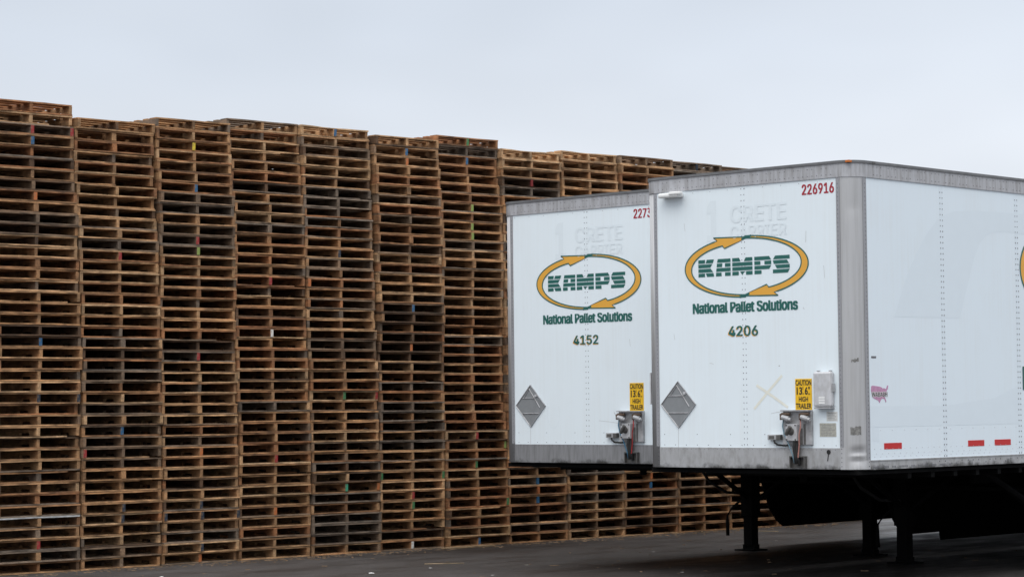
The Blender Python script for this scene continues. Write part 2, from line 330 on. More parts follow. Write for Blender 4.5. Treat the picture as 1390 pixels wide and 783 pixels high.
# ------------------------------------------------------------------ ground
g = MB(); g.add([(-900, -900, 0), (900, -900, 0), (900, 900, 0), (-900, 900, 0)], [(0, 1, 2, 3)])
go = g.build('ground', M['ground']); go['kind'] = 'structure'

# ------------------------------------------------------------------ the wall of pallets
PAINT = {(0, 39, 1): 'R', (0, 39, 2): 'R', (0, 38, 1): 'B', (0, 33, 1): 'O', (1, 28, 1): 'R', (0, 20, 1): 'B', (0, 15, 1): 'N', (0, 15, 2): 'N', (1, 12, 1): 'B', (0, 2, 1): 'R', (1, 10, 0): 'R', (1, 5, 1): 'N', (1, 4, 1): 'N', (2, 39, 1): 'Y', (2, 35, 1): 'B', (2, 30, 1): 'R', (2, 29, 1): 'L', (2, 19, 1): 'R', (2, 10, 1): 'O', (2, 5, 1): 'N', (2, 4, 1): 'N', (2, 4, 2): 'N', (2, 4, 0): 'N', (2, 1, 1): 'N', (2, 0, 1): 'O', (3, 26, 1): 'R', (3, 21, 1): 'W', (3, 9, 1): 'R', (3, 4, 1): 'O', (4, 41, 1): 'B', (4, 29, 1): 'N', (4, 26, 0): 'O', (4, 15, 1): 'G', (4, 15, 2): 'R', (4, 6, 1): 'T', (4, 6, 2): 'O', (5, 40, 1): 'B', (5, 39, 1): 'O', (5, 24, 1): 'B', (5, 20, 1): 'O', (5, 7, 0): 'G', (5, 4, 1): 'G', (5, 7, 2): 'G', (5, 0, 1): 'W', (5, 5, 1): 'R', (6, 42, 1): 'G', (6, 40, 1): 'B', (6, 35, 1): 'L', (6, 33, 1): 'L', (6, 32, 1): 'L', (6, 11, 1): 'R', (6, 10, 2): 'L', (6, 4, 2): 'G', (6, 8, 1): 'G', (6, 0, 1): 'B', (7, 38, 1): 'R', (7, 8, 1): 'O', (7, 6, 1): 'B', (7, 5, 1): 'O', (7, 4, 1): 'B', (9, 6, 1): 'O', (9, 5, 1): 'B', (10, 41, 1): 'N'}
STACKS = [
 (0.125, [(-1.6,-2,2),(-1.7,-3,1),(-2.1,-3,1),(-2,-3,1),(-1.9,-3,1),(-1.8,-3,1),(-1.6,-3,1),(-1.4,-2,1),(-1.2,-2,1),(-1.1,-2,1),(-1.4,-2,1),(-1.9,-3,2),(-1.6,-3,1),(-1.4,-2,2),(-0.7,-1,1),(0.2,0,1),(-0.1,0,1),(-0.4,-1,1),(-0.7,-1,1),(-1.1,-2,1),(-1.5,-2,1),(-1.9,-3,1),(-2.3,-4,1),(-2.5,-4,3),(-2.4,-4,1),(-2.2,-4,1),(-2,-3,1),(-2.4,-4,1),(-3.1,-5,1),(-5.8,-9,5),(-5.9,-9,1),(-6.2,-10,1),(-6.4,-10,1)]),
 (0.1247, [(-0.8,-1,1),(-1,-2,1),(-1.3,-2,1),(-1.2,-2,1),(-1,-2,1),(-0.9,-1,1),(-0.7,-1,1),(-0.6,-1,1),(-1,-1,1),(-0.7,-1,1),(-0.1,0,1),(-0.8,-1,1),(-1.5,-2,1),(-0.1,0,1),(-0.2,0,1),(-0.5,-1,1),(-1.4,-2,1),(-1,-1,1),(-0.4,-1,1),(-0.5,-1,1),(-0.6,-1,1),(-0.8,-1,1),(-1,-1,1),(-1.2,-2,1),(-1.5,-2,1),(-1.9,-3,1),(-2.3,-3,1),(-2.5,-4,1),(-2.7,-4,2),(-2.6,-4,1),(-3.1,-5,1),(-3.3,-7,1),(-3.7,-8,1),(-4.2,-6,1),(-5.9,-9,4),(-5.4,-8,1),(-4.8,-7,1)]),
 (0.1237, [(-0.4,-1,1),(-0.3,0,1),(-0.2,0,1),(-0.1,0,1),(-0,0,1),(-0.1,0,1),(-0.3,0,1),(-0.4,-1,1),(-0.5,-1,1),(-0.3,0,1),(-0.2,0,1),(-0.3,0,1),(-0.5,-1,1),(-0.7,-1,1),(-0.8,-1,1),(-1,-1,1),(-1.3,-2,1),(-1.7,-2,1),(-1.7,-4,2),(-1.8,-3,1),(-1.5,-2,1),(-1.3,-2,2),(-1.4,-2,1),(-1.5,-2,4),(-1.7,-2,1),(-2,-3,1),(-2.1,-3,1),(-2.2,-3,2),(-2.4,-3,1),(-2.7,-4,1),(-3,-4,1),(-4.4,-6,1),(-4.9,-7,1),(-5.1,-7,1),(-4.9,-7,1),(-4.7,-6,1)]),
 (0.1256, [(-1.1,-1,1),(-0.7,-1,1),(-0.4,0,1),(-0,0,1),(0.1,0,1),(-0,0,1),(-0.1,0,1),(-0.2,0,3),(-0.1,0,1),(-0,0,1),(0.1,0,1),(0.2,0,1),(0.4,0,1),(-1.2,-2,1),(-1.7,-2,1),(-1.8,-2,1),(-2,-3,1),(-2.3,-3,1),(-2.7,-4,1),(-2.6,-4,1),(-2.5,-3,1),(-2.4,-3,1),(-2.6,-7,1),(-2.7,-6,1),(-2.8,-4,1),(-2.7,-4,1),(-2.8,-4,1),(-2.8,-5,1),(-3,-5,1),(-3.3,-6,1),(-3.4,-6,1),(-3.5,-6,1),(-3.5,-8,1),(-3.7,-9,1),(-4,-10,1),(-4.3,-11,1),(-5.7,-11,1),(-6.2,-13,1),(-6,-16,1),(-6,-17,1)]),
 (0.1254, [(0.1,0,1),(0.2,0,2),(0.3,0,1),(0.4,0,1),(0.4,1,1),(0.5,1,2),(0.6,1,1),(0.3,0,1),(-0.4,-1,1),(-0.9,-1,1),(-0.8,-1,2),(-0.7,-1,2),(-0.8,-1,1),(-0.9,-1,1),(-1,-1,1),(-1.8,-2,1),(-2.5,-3,1),(-2.8,-3,1),(-2.7,-3,2),(-2.6,-3,2),(-2.5,-3,2),(-3.2,-4,1),(-4.1,-6,2),(-4.1,-5,1),(-4.6,-6,1),(-4.7,-7,1),(-4.8,-7,1),(-4.8,-8,1),(-5,-7,1),(-5.3,-7,1),(-5.6,-7,1),(-5.9,-7,1),(-6.5,-8,1),(-7,-9,1)]),
 (0.1242, [(-0.8,-1,1),(-0.9,-1,1),(-0.7,-1,1),(-0.5,-1,1),(-0.3,0,1),(-0.1,0,1),(0.1,0,1),(0.3,0,2),(0.2,0,1),(0.1,0,1),(-0,0,4),(0.1,0,1),(-0.2,0,1),(-0.6,-1,1),(-0.9,-1,2),(-0.8,-1,1),(-0.4,0,1),(0.5,1,1),(1.5,2,1),(0.9,1,1),(0.3,0,1),(-0.2,0,1),(-0.4,0,1),(-0.6,-1,1),(-0.7,-1,1),(-0.5,-1,1),(-0.4,0,1),(-0.2,0,1),(-0.6,-1,1),(-1.1,-1,1),(-1.4,-2,1),(-1.6,-2,1),(-1.9,-2,1),(-2,-2,1),(-2.2,-3,1),(-3.7,-4,1),(-1.9,-2,1)]),
 (0.1231, [(1.6,2,2),(1.5,2,1),(1.6,2,1),(1.7,2,1),(1.2,1,1),(0.7,1,1),(0.4,0,1),(0.3,0,1),(0.2,0,1),(-0.1,0,1),(-0.4,0,1),(-1,-1,1),(-1.3,-3,1),(-1.2,-4,1),(-1.2,-5,2),(-1.5,-4,1),(-1.9,-4,1),(-2.1,-4,1),(-1.7,-4,1),(-0.8,-5,1),(0.2,-6,1),(0.2,-5,2),(-0.4,-4,1),(-1,-3,1),(-1.5,-2,2),(-1.3,-1,1),(-1.2,-1,1),(-1.3,-1,1),(-1.4,-1,1),(-1.4,-2,1),(-1.5,-2,1),(-1.6,-2,1),(-2.7,-4,1),(-2.9,-5,1),(-3.2,-7,1),(-3.3,-9,1),(-3.2,-10,3)]),
 (0.1234, [(0.3,0,3),(0.4,0,3),(0.3,0,2),(0.2,0,1),(0.1,0,2),(-0,0,1),(-0.1,0,2),(-0.2,0,1),(-0.2,-1,1),(-0.3,-1,1),(-0.4,-1,2),(-0.5,-1,2),(-0.6,-1,1),(-0.7,-2,2),(-0.8,-2,2),(-0.9,-2,2),(-1,-2,1),(-1.1,-3,2),(-1.2,-3,2),(-1.3,-3,1),(-1.4,-3,1),(-2.4,-2,1),(-2.5,-3,1),(-2.6,-3,1),(-3.3,-3,1),(-3.1,-3,1),(-2.2,-2,1),(-3.8,-4,1)]),
 (0.1245, [(0.6,1,1),(0.7,1,1),(0.8,1,1),(0.9,1,1),(1,1,1),(1.1,1,1),(1.2,1,1),(1.3,1,1),(0.8,2,1),(0.7,2,1),(0.6,1,2),(0.5,1,1),(0.4,1,1),(0.3,1,2),(0.2,0,1),(0.1,0,2),(-0,0,1),(-0.1,0,1),(-0.2,0,1),(-0.2,-1,1),(-0.3,-1,1),(-0.4,-1,2),(-0.5,-1,1),(-0.6,-1,1),(-0.7,-2,2),(-0.8,-2,1),(-0.9,-2,1),(-1,-2,2),(-1.1,-3,1),(-2,-2,1),(-2.1,-2,1),(-2.2,-2,1),(-2.3,-2,1),(-2.4,-2,1),(-2.6,-3,1),(-2.7,-3,1)]),
 (0.1246, [(-0.3,0,1),(-0.2,0,2),(-0.1,0,1),(-0,0,1),(0.1,0,2),(0.2,0,1),(0.1,0,4),(0,0,11),(-0.1,0,10),(-0.2,0,2),(-0.3,0,4),(-0.4,0,2),(-0.9,-1,1)]),
 (0.1244, [(-0.7,-1,1),(-0.6,-1,1),(-0.5,0,1),(-0.3,0,1),(-0.2,0,1),(-0,0,1),(0.1,0,1),(0,0,1),(-0.1,0,1),(-0.2,0,1),(-0.3,0,1),(-0.4,0,1),(-0.5,0,1),(-0.6,-1,1),(-0.7,-1,1),(-0.8,-1,1),(-0.9,-1,1),(-1,-1,1),(-1.1,-1,1),(-1.2,-1,1),(-1.3,-1,2),(-1.3,-2,2),(-1.4,-2,5),(-1.4,-3,5),(-1.5,-3,1),(-1.5,-4,1),(-1.6,-4,4),(-1.7,-4,1),(-1.7,-5,1)]),
 (0.1241, [(-1.3,-1,1),(-1.2,-1,7),(-1.3,-1,1),(-1.4,-1,1),(-1.5,-1,1),(-1.6,-2,1),(-1.7,-2,1),(-1.8,-2,1),(-1.9,-2,1),(-2,-2,1),(-2.1,-2,1),(-2.2,-2,1),(-2.3,-2,1),(-2.4,-2,1),(-2.5,-2,1),(-2.6,-3,4),(-2.7,-3,2),(-2.7,-4,5),(-2.7,-5,3),(-2.8,-5,2),(-2.9,-5,1),(-2.9,-6,3),(-3,-6,1)]),
 (0.1234, [(0,0,42)]),
 (0.1233, [(0,0,42)]),
]

WX, WY, WYAW, WP = -8.93728, -2.29226, -0.0663205, 1.08
WU = Vector((-math.sin(WYAW), math.cos(WYAW), 0)); WN = Vector((math.cos(WYAW), math.sin(WYAW), 0))
PW, PH, BT, DEEP = 1.062, 0.1228, 0.0165, 1.20
PAINTNAME = {'R': 'red', 'B': 'blue', 'N': 'dark navy', 'O': 'orange', 'Y': 'yellow', 'L': 'lime green', 'G': 'green', 'T': 'bright green', 'W': 'white'}
TONES = [('tan', (0.430, 0.230, 0.108)), ('tan', (0.476, 0.268, 0.129)), ('light tan', (0.601, 0.369, 0.195)), ('brown', (0.340, 0.162, 0.070)), ('brown', (0.374, 0.192, 0.085)),
         ('grey brown', (0.255, 0.166, 0.103)), ('grey', (0.227, 0.166, 0.119)), ('dark brown', (0.136, 0.075, 0.039)), ('reddish brown', (0.374, 0.166, 0.070)), ('tan', (0.419, 0.230, 0.109)), ('light brown', (0.453, 0.246, 0.113)), ('light tan', (0.532, 0.321, 0.164))]

def jitter_tone(c, k=0.16):
    f = 1 + rnd.uniform(-k, k); h = rnd.uniform(-0.05, 0.05)
    return (c[0] * f * (1 + h), c[1] * f, c[2] * f * (1 - h), 1)

def toned_down(c):       # stringers get a darker tone than the deck boards
    return (c[0] * .82, c[1] * .80, c[2] * .78, 1)

def board_geo(wd, rough, chip=False, short=0.0):
    """one deck board lying along y, centred, with slight warp and uneven ends"""
    n = 6; vs = []; fs = []
    e0 = -PW / 2 + rnd.uniform(-0.005, 0.008); e1 = PW / 2 - rnd.uniform(-0.005, 0.008)
    e1 -= short
    bow = rnd.uniform(-0.0022, 0.0022) * rough; sk = rnd.uniform(-0.004, 0.004)
    for i in range(n + 1):
        t = i / n; y = e0 + (e1 - e0) * t; z = bow * math.sin(math.pi * t) + rnd.uniform(-0.0006, 0.0006) * rough
        fx = wd / 2 + rnd.uniform(-0.002, 0.002) * rough + sk * (t - 0.5)
        tt = BT * rnd.uniform(0.82, 1.08)
        if chip and i in (2, 3): fx -= 0.012; tt *= 0.7
        vs += [(-wd / 2, y, z - tt / 2), (fx, y, z - tt / 2), (fx, y, z + tt / 2), (-wd / 2, y, z + tt / 2)]
    for i in range(n):
        o = i * 4
        for k in range(4): q = (k + 1) % 4; fs.append((o + k, o + q, o + 4 + q, o + 4 + k))
    fs += [(3, 2, 1, 0), (n * 4, n * 4 + 1, n * 4 + 2, n * 4 + 3)]
    return vs, fs

def stringer_geo(wd):
    """notched stringer running back from the face along -x"""
    z0, z1 = BT + 0.0004, PH - BT - 0.0004; a = rnd.uniform(-0.004, 0.0); D = DEEP; nz = z0 + 0.034
    pf = [(a, z0), (a, z1), (-D, z1), (-D, z0), (-D + .15, z0), (-D + .17, nz), (-D + .37, nz), (-D + .39, z0), (-.39, z0), (-.37, nz), (-.17, nz), (-.15, z0)]
    n = len(pf); tw = rnd.uniform(-0.003, 0.003)
    vs = [(x, -wd / 2 + tw * (z > nz), z) for x, z in pf] + [(x, wd / 2 + tw * (z > nz), z) for x, z in pf]
    fs = [tuple(range(n)), tuple(reversed(range(n, 2 * n)))] + [(i, i + n, (i + 1) % n + n, (i + 1) % n) for i in range(n)]
    return vs, fs

def geo_mesh(name, geo, mat):
    me = bpy.data.meshes.new(name); me.from_pydata(geo[0], [], geo[1]); me.materials.append(mat); me.update(); return me

LEAD = [board_geo(0.14, 1.6, chip=(i % 5 == 4)) for i in range(14)]; SNAP = [board_geo(0.14, 2.0, True, short=q) for q in (.16, .30, .5)]; INNER = [board_geo(0.09, 1.5) for _ in range(6)]
STR = [stringer_geo(wd) for wd in (0.036, 0.038, 0.040, 0.036, 0.042, 0.060)]
SNAP_M = [geo_mesh('deck_board', x, M['board']) for x in SNAP]
LEAD_M = [geo_mesh('deck_board', x, M['board']) for x in LEAD]; INNER_M = [geo_mesh('deck_board', x, M['board']) for x in INNER]
STR_M = [geo_mesh('stringer', x, M['stringer']) for x in STR]; STRP_M = {}
for c_ in PM:
    me_ = geo_mesh('stringer', STR[4], M['stringer']); me_.materials.append(PM[c_]); me_.polygons[2].material_index = 1; STRP_M[c_] = me_
TOPX = [-0.07 - (DEEP - 0.14) * k / 6 for k in range(1, 6)]; BOTX = [-0.33, -0.6, -0.87]; BACKX = -DEEP + 0.07
ZB, ZT = BT / 2, PH - BT / 2

def inner_mesh(seed):
    vs = []; fs = []
    for x in TOPX + ['b']:
        gv, gf = rnd.choice(INNER) if x != 'b' else rnd.choice(LEAD); xx = BACKX if x == 'b' else x + rnd.uniform(-.01, .01)
        o = len(vs); vs += [(a + xx, b, c + ZT) for a, b, c in gv]; fs += [tuple(i + o for i in f) for f in gf]
    for x in BOTX + ['b']:
        gv, gf = rnd.choice(INNER) if x != 'b' else rnd.choice(LEAD); xx = BACKX if x == 'b' else x + rnd.uniform(-.03, .03)
        o = len(vs); vs += [(a + xx, b, c + ZB) for a, b, c in gv]; fs += [tuple(i + o for i in f) for f in gf]
    return geo_mesh('inner_deck_boards', (vs, fs), M['board'])
INN_M = [inner_mesh(i) for i in range(5)]

def part(name, me, parent, loc, col):
    o = bpy.data.objects.new(name, me); o.parent = parent; o.location = loc; o.color = col; C.objects.link(o); return o

ORD = ['leftmost', 'second', 'third', 'fourth', 'fifth', 'sixth', 'seventh']
def nth(k):
    return '%d%s' % (k, 'th' if 10 <= k % 100 <= 20 else {1: 'st', 2: 'nd', 3: 'rd'}.get(k % 10, 'th'))
YS = (-PW / 2 + 0.02, 0.0, PW / 2 - 0.02)

def rows_of(i):
    ph, rl = STACKS[i]; rows = []
    for a, b, n in rl: rows += [(a / 100, b / 100)] * n
    return ph, rows

for i in range(7):
    ph, rows = rows_of(i); n = len(rows); bundle = rnd.choice(TONES)
    for k, (dy, dx) in enumerate(rows):
        if k % 9 == 0 or rnd.random() < 0.08: bundle = rnd.choice(TONES)
        tn, tcx = bundle if rnd.random() < 0.35 else rnd.choice(TONES)
        s = WP * i + dy - PW / 2 + rnd.uniform(-0.007, 0.007)
        P0 = Vector((WX, WY, 0)) + WU * s + WN * (dx + rnd.uniform(-0.020, 0.016)) + Vector((0, 0, k * ph + 0.0006))
        pa = [(j, PAINT[(i, k, j)]) for j in range(3) if (i, k, j) in PAINT]
        pos = 'at the very bottom' if k == 0 else 'at the very top' if k == n - 1 else ('%s from the top' % nth(n - k) if n - k <= 12 else '%s up from the ground' % nth(k + 1))
        st = '%s stack%s' % (ORD[i], '' if i == 0 else ' from the left')
        if pa:
            where = {0: 'left', 1: 'middle', 2: 'right'}[pa[0][0]]; cn = PAINTNAME[pa[0][1]]
            lb = '%s pallet with %s %s stringer end, %s, %s' % (tn, cn, where, pos, ORD[i] + ' stack')
        else: lb = '%s wooden pallet %s, %s' % (tn, pos, st)
        rt = empty('pallet', P0, lb, 'pallet', 'pallets stacked in the wall', WYAW + rnd.gauss(0, R(0.8))); rt.rotation_euler.x = rnd.gauss(0, R(0.09)); rt.rotation_euler.y = rnd.gauss(0, R(0.08))
        ssz = dict(pa)
        for j, y in enumerate(YS):
            q = rnd.choice((0, 1, 2, 3, 4, 4, 5) if j == 1 else (0, 1, 2, 3, 4))
            if j in ssz:
                o = part('stringer', STRP_M[ssz[j]], rt, (0.0, y, 0), jitter_tone(tcx)); o['label'] = 'stringer with %s painted end' % PAINTNAME[ssz[j]]
            else: part('stringer', STR_M[q], rt, (-rnd.uniform(0.0, 0.012), y + rnd.uniform(-0.004, 0.004) * (j == 1), 0), toned_down(jitter_tone(tcx if rnd.random() < .6 else rnd.choice(TONES)[1])))
        lead = jitter_tone(tcx, 0.22) if (i, k) != (0, 4) else (0.5, 0.5, 0.5, 1)
        part('deck_board', rnd.choice(LEAD_M) if rnd.random() < .96 else rnd.choice(SNAP_M), rt, (-0.07 - rnd.uniform(0, 0.012), 0, ZB), jitter_tone(tcx if rnd.random() < .45 else rnd.choice(TONES)[1], 0.22))
        part('deck_board', rnd.choice(LEAD_M) if rnd.random() < .95 or k == 4 else rnd.choice(SNAP_M), rt, (-0.07 - rnd.uniform(0, 0.012), 0, ZT), lead)
        if n - k <= 3:
            for x in TOPX: part('deck_board', rnd.choice(INNER_M), rt, (x + rnd.uniform(-.01, .01), 0, ZT), jitter_tone(tcx))
            for x in BOTX: part('deck_board', rnd.choice(INNER_M), rt, (x + rnd.uniform(-.03, .03), 0, ZB), jitter_tone(tcx))
            part('deck_board', rnd.choice(LEAD_M), rt, (BACKX, 0, ZT), jitter_tone(tcx)); part('deck_board', rnd.choice(LEAD_M), rt, (BACKX, 0, ZB), jitter_tone(tcx))
        else:
            o = part('inner_deck_boards', rnd.choice(INN_M), rt, (0, 0, 0), jitter_tone(tcx)); o['kind'] = 'stuff'

# the farther stacks, partly hidden by the trailers, and the second row behind: one mesh
mv = []; mf = []; mmi = []; mcol = []
def mass(geo, mat4, off, mi, col):
    o = len(mv); mv.extend((mat4 @ Vector((a + off[0], b + off[1], c + off[2])))[:] for a, b, c in geo[0])
    mf.extend(tuple(q + o for q in f) for f in geo[1]); mmi.extend([mi] * len(geo[1])); mcol.extend([col] * len(geo[0]))
def mass_pallet(s, z, dx, i, k, full=True):
    tcx = rnd.choice(TONES)[1]
    m4 = Matrix.Translation(Vector((WX, WY, 0)) + WU * s + WN * dx + Vector((0, 0, z))) @ Matrix.Rotation(WYAW + rnd.gauss(0, R(0.4)), 4, 'Z')
    for j, y in enumerate(YS):
        c = PAINT.get((i, k, j)); mass(rnd.choice(STR[:5]), m4, (-rnd.uniform(0, 0.012), y, 0), 1, toned_down(jitter_tone(tcx)))
        if c: mass(([(0.003, -.019, .018), (0.003, .019, .018), (0.003, .019, .105), (0.003, -.019, .105), (-.02, -.019, .018), (-.02, .019, .018), (-.02, .019, .105), (-.02, -.019, .105)], [(0, 1, 2, 3), (0, 4, 5, 1), (3, 2, 6, 7), (0, 3, 7, 4), (1, 5, 6, 2)]), m4, (0, y, 0), 1, (*PAINTCOL[c], 1))
    for zz in (ZB, ZT):
        mass(rnd.choice(LEAD), m4, (-0.07, 0, zz), 0, jitter_tone(tcx if rnd.random() < .6 else rnd.choice(TONES)[1], 0.2))
        if full:
            for x in (TOPX if zz == ZT else BOTX): mass(rnd.choice(INNER), m4, (x, 0, zz), 0, jitter_tone(tcx))
            mass(rnd.choice(LEAD), m4, (BACKX, 0, zz), 0, jitter_tone(tcx))
for i in range(7, 14):
    ph, rows = rows_of(i)
    for k, (dy, dx) in enumerate(rows): mass_pallet(WP * i + dy - PW / 2, k * ph + 0.0006, dx + rnd.uniform(-.012, .012), i, k)
BACK_N = [40, 39, 40, 38, 38, 38, 39, 40, 39, 39, 38, 39, 40, 40]
for i in range(14):
    ph = 0.1245
    for k in range(BACK_N[i]): mass_pallet(WP * i - PW / 2 - 0.10 * k / 42, k * ph, -1.30 - 0.05 * k / 42 + rnd.uniform(-.02, .02), -1, k, full=(k > 30))
for row_, sh in ((2, .37), (3, .81)):
    for i in range(-1, 14):
        for k in range(39): mass_pallet(WP * i - PW / 2 + sh, k * 0.1245, -1.30 * row_ - 0.04 * row_, -1, k, full=False)
me = bpy.data.meshes.new('pallets'); me.from_pydata(mv, [], mf); me.materials.append(M['board_mass']); me.materials.append(M['stringer_mass'])
me.polygons.foreach_set('material_index', mmi)
ca = me.attributes.new('tone', 'FLOAT_COLOR', 'POINT'); ca.data.foreach_set('color', [c for q in mcol for c in q]); me.update()
o = bpy.data.objects.new('pallets', me); C.objects.link(o); o['kind'] = 'stuff'
tag(o, 'mass of brown pallets stacked beyond the seventh stack and behind the trailers', 'pallets')

# ------------------------------------------------------------------ semi trailers
WID, LEN = 2.59, 16.15; RC = 0.18
SEAMS = [1.483, 2.86] + [2.86 + 1.36 * k for k in range(1, 10)]

def outline(off, right=True, left=True, y_end=LEN):
    """plan of the body from the rear left round the nose to the rear right, off metres outside the walls"""
    pts = [(-WID - off, y_end)] if left else []
    for cx_, a0, a1 in ((-WID + RC, 180, 270), (-RC, 270, 360)):
        for k in range(9):
            a = R(a0 + (a1 - a0) * k / 8); pts.append((cx_ + (RC + off) * math.cos(a), RC + (RC + off) * math.sin(a)))
    if right: pts.append((off, y_end))
    return pts

def band(mb, off, z0, z1, th=0.02, sub=None, mi=0):
    a = outline(off) if sub is None else sub(off); b = outline(off - th) if sub is None else sub(off - th); n = len(a)
    vs = [(x, y, z0) for x, y in a] + [(x, y, z1) for x, y in a] + [(x, y, z0) for x, y in b] + [(x, y, z1) for x, y in b]; fs = []
    for i in range(n - 1):
        fs += [(i, i + 1, n + i + 1, n + i), (2 * n + i + 1, 2 * n + i, 3 * n + i, 3 * n + i + 1), (n + i, n + i + 1, 3 * n + i + 1, 3 * n + i), (i + 1, i, 2 * n + i, 2 * n + i + 1)]
    fs += [(0, n, 3 * n, 2 * n), (n - 1, 3 * n - 1, 4 * n - 1, 2 * n - 1)]
    mb.add(vs, fs, mi)

def rivet(mb, P, a, z, off=0.0, r=0.006):
    n = 6; vs = [P(a + r * math.cos(2 * math.pi * k / n), z + r * math.sin(2 * math.pi * k / n), off) for k in range(n)] + [P(a + r * .5 * math.cos(2 * math.pi * k / n), z + r * .5 * math.sin(2 * math.pi * k / n), off + 0.0035) for k in range(n)]
    mb.add(vs, [(k, (k + 1) % n, (k + 1) % n + n, k + n) for k in range(n)] + [tuple(range(n, 2 * n))])

KL = [(0.0, .176, [[(0, 0, .44, 0, .42, 1, 0, 1), (.54, 0, 1, 0, .93, 1, .47, 1)], [(0, 0, .90, 0, .76, 1, 0, 1)], [(0, 0, .78, 0, .94, 1, 0, 1)], [(0, 0, .42, 0, .42, 1, 0, 1), (.46, 0, .96, 0, 1, 1, .56, 1)]]),
      (.197, .360, [[(.13, 0, 1, 0, 1, 1, .08, 1)], [(.07, 0, .44, 0, .42, 1, .05, 1), (.62, 0, 1, 0, 1, 1, .62, 1)], [(.04, 0, 1, 0, 1, 1, .02, 1)], [(.01, 0, .38, 0, .38, 1, 0, 1), (.62, 0, 1, 0, 1, 1, .62, 1)]]),
      (.379, .60, [[(0, 0, .34, 0, .42, 1, 0, 1), (.66, 0, 1, 0, 1, 1, .58, 1)], [(0, 0, 1, 0, 1, 1, 0, 1)], [(0, 0, 1, 0, 1, 1, 0, 1)], [(0, 0, .32, 0, .32, 1, 0, 1), (.38, 0, .62, 0, .5, 1, .49, 1), (.68, 0, 1, 0, 1, 1, .68, 1)]]),
      (.621, .803, [[(0, 0, .88, 0, 1, 1, 0, 1)], [(0, 0, .36, 0, .36, 1, 0, 1), (.60, 0, 1, 0, 1, 1, .60, 1)], [(0, 0, 1, 0, .88, 1, 0, 1)], [(0, 0, .42, 0, .42, 1, 0, 1)]]),
      (.82, 1.0, [[(.14, 0, 1, 0, 1, 1, .02, 1)], [(0, 0, .84, 0, .96, 1, .06, 1)], [(.12, 0, 1, 0, 1, 1, .24, 1)], [(0, 0, 1, 0, .88, 1, 0, 1)]])]

def emblem(par, P, cx_, cz, a, b, k0, k1, kz0, kz1, n0, n1, nz0, nz1, lw=0.0135):
    half = []
    A = [(math.cos(R(t)), math.sin(R(t))) for t in [270 - 152.7 * k / 40 for k in range(41)]]
    rad = lambda t: 0.93 - 0.03 * t * 2 if t < .5 else 0.90 - 0.09 * ((t - .5) * 2) ** 1.3
    I = [(A[k][0] * rad(k / 40), A[k][1] * rad(k / 40)) for k in range(41)]
    head = [(-.52, 1.0), (.06, .965), (-.34, .63)]
    arrows = MB(); lines = MB()
    for sg in (1, -1):
        q = lambda p: (cx_ + sg * p[0] * a, cz + sg * p[1] * b)
        for k in range(40): poly_pts = [q(A[k]), q(A[k + 1]), q(I[k + 1]), q(I[k])]; arrows.add([P(*pt, 0.0022) for pt in poly_pts], [(0, 1, 2, 3)])
        arrows.add([P(*q(pt), 0.0022) for pt in (A[40], head[0], head[1], head[2], I[40])], [(0, 1, 2, 3, 4)])
        stroke(lines, P, [q(pt) for pt in A + head + I[::-1]], lw, 0.0030, closed=True)
        # crossing slash between head tip and the other tail
        stroke(lines, P, [q((-.06, .90)), q((.10, 1.0))], lw * 1.6, 0.0032)
    arrows.build('emblem_arrow', M['orange'], par); lines.build('emblem_outline', M['green'], par)
    for (l0, l1, rws) in KL:
        kk = MB(); x0 = k0 + (k1 - k0) * l0; x1 = k0 + (k1 - k0) * l1; hh = (kz1 - kz0)
        for r_i, row in enumerate(rws):
            zt_ = kz1 - hh * (r_i * 0.2625); zb_ = zt_ - hh * 0.2125
            for s_ in row:
                pts = [(x0 + (x1 - x0) * s_[j], zt_ + (zb_ - zt_) * s_[j + 1]) for j in (0, 2, 4, 6)]
                kk.add([P(*pt, 0.0022) for pt in pts], [(0, 1, 2, 3)])
        kk.build('emblem_letter', M['green'], par)
    tx = MB(); lettering(tx, P, 'National Pallet Solutions', n0, n1, nz0, nz1, 0.0022, 0.062, 1); tx.build('slogan_lettering', M['green'], par)

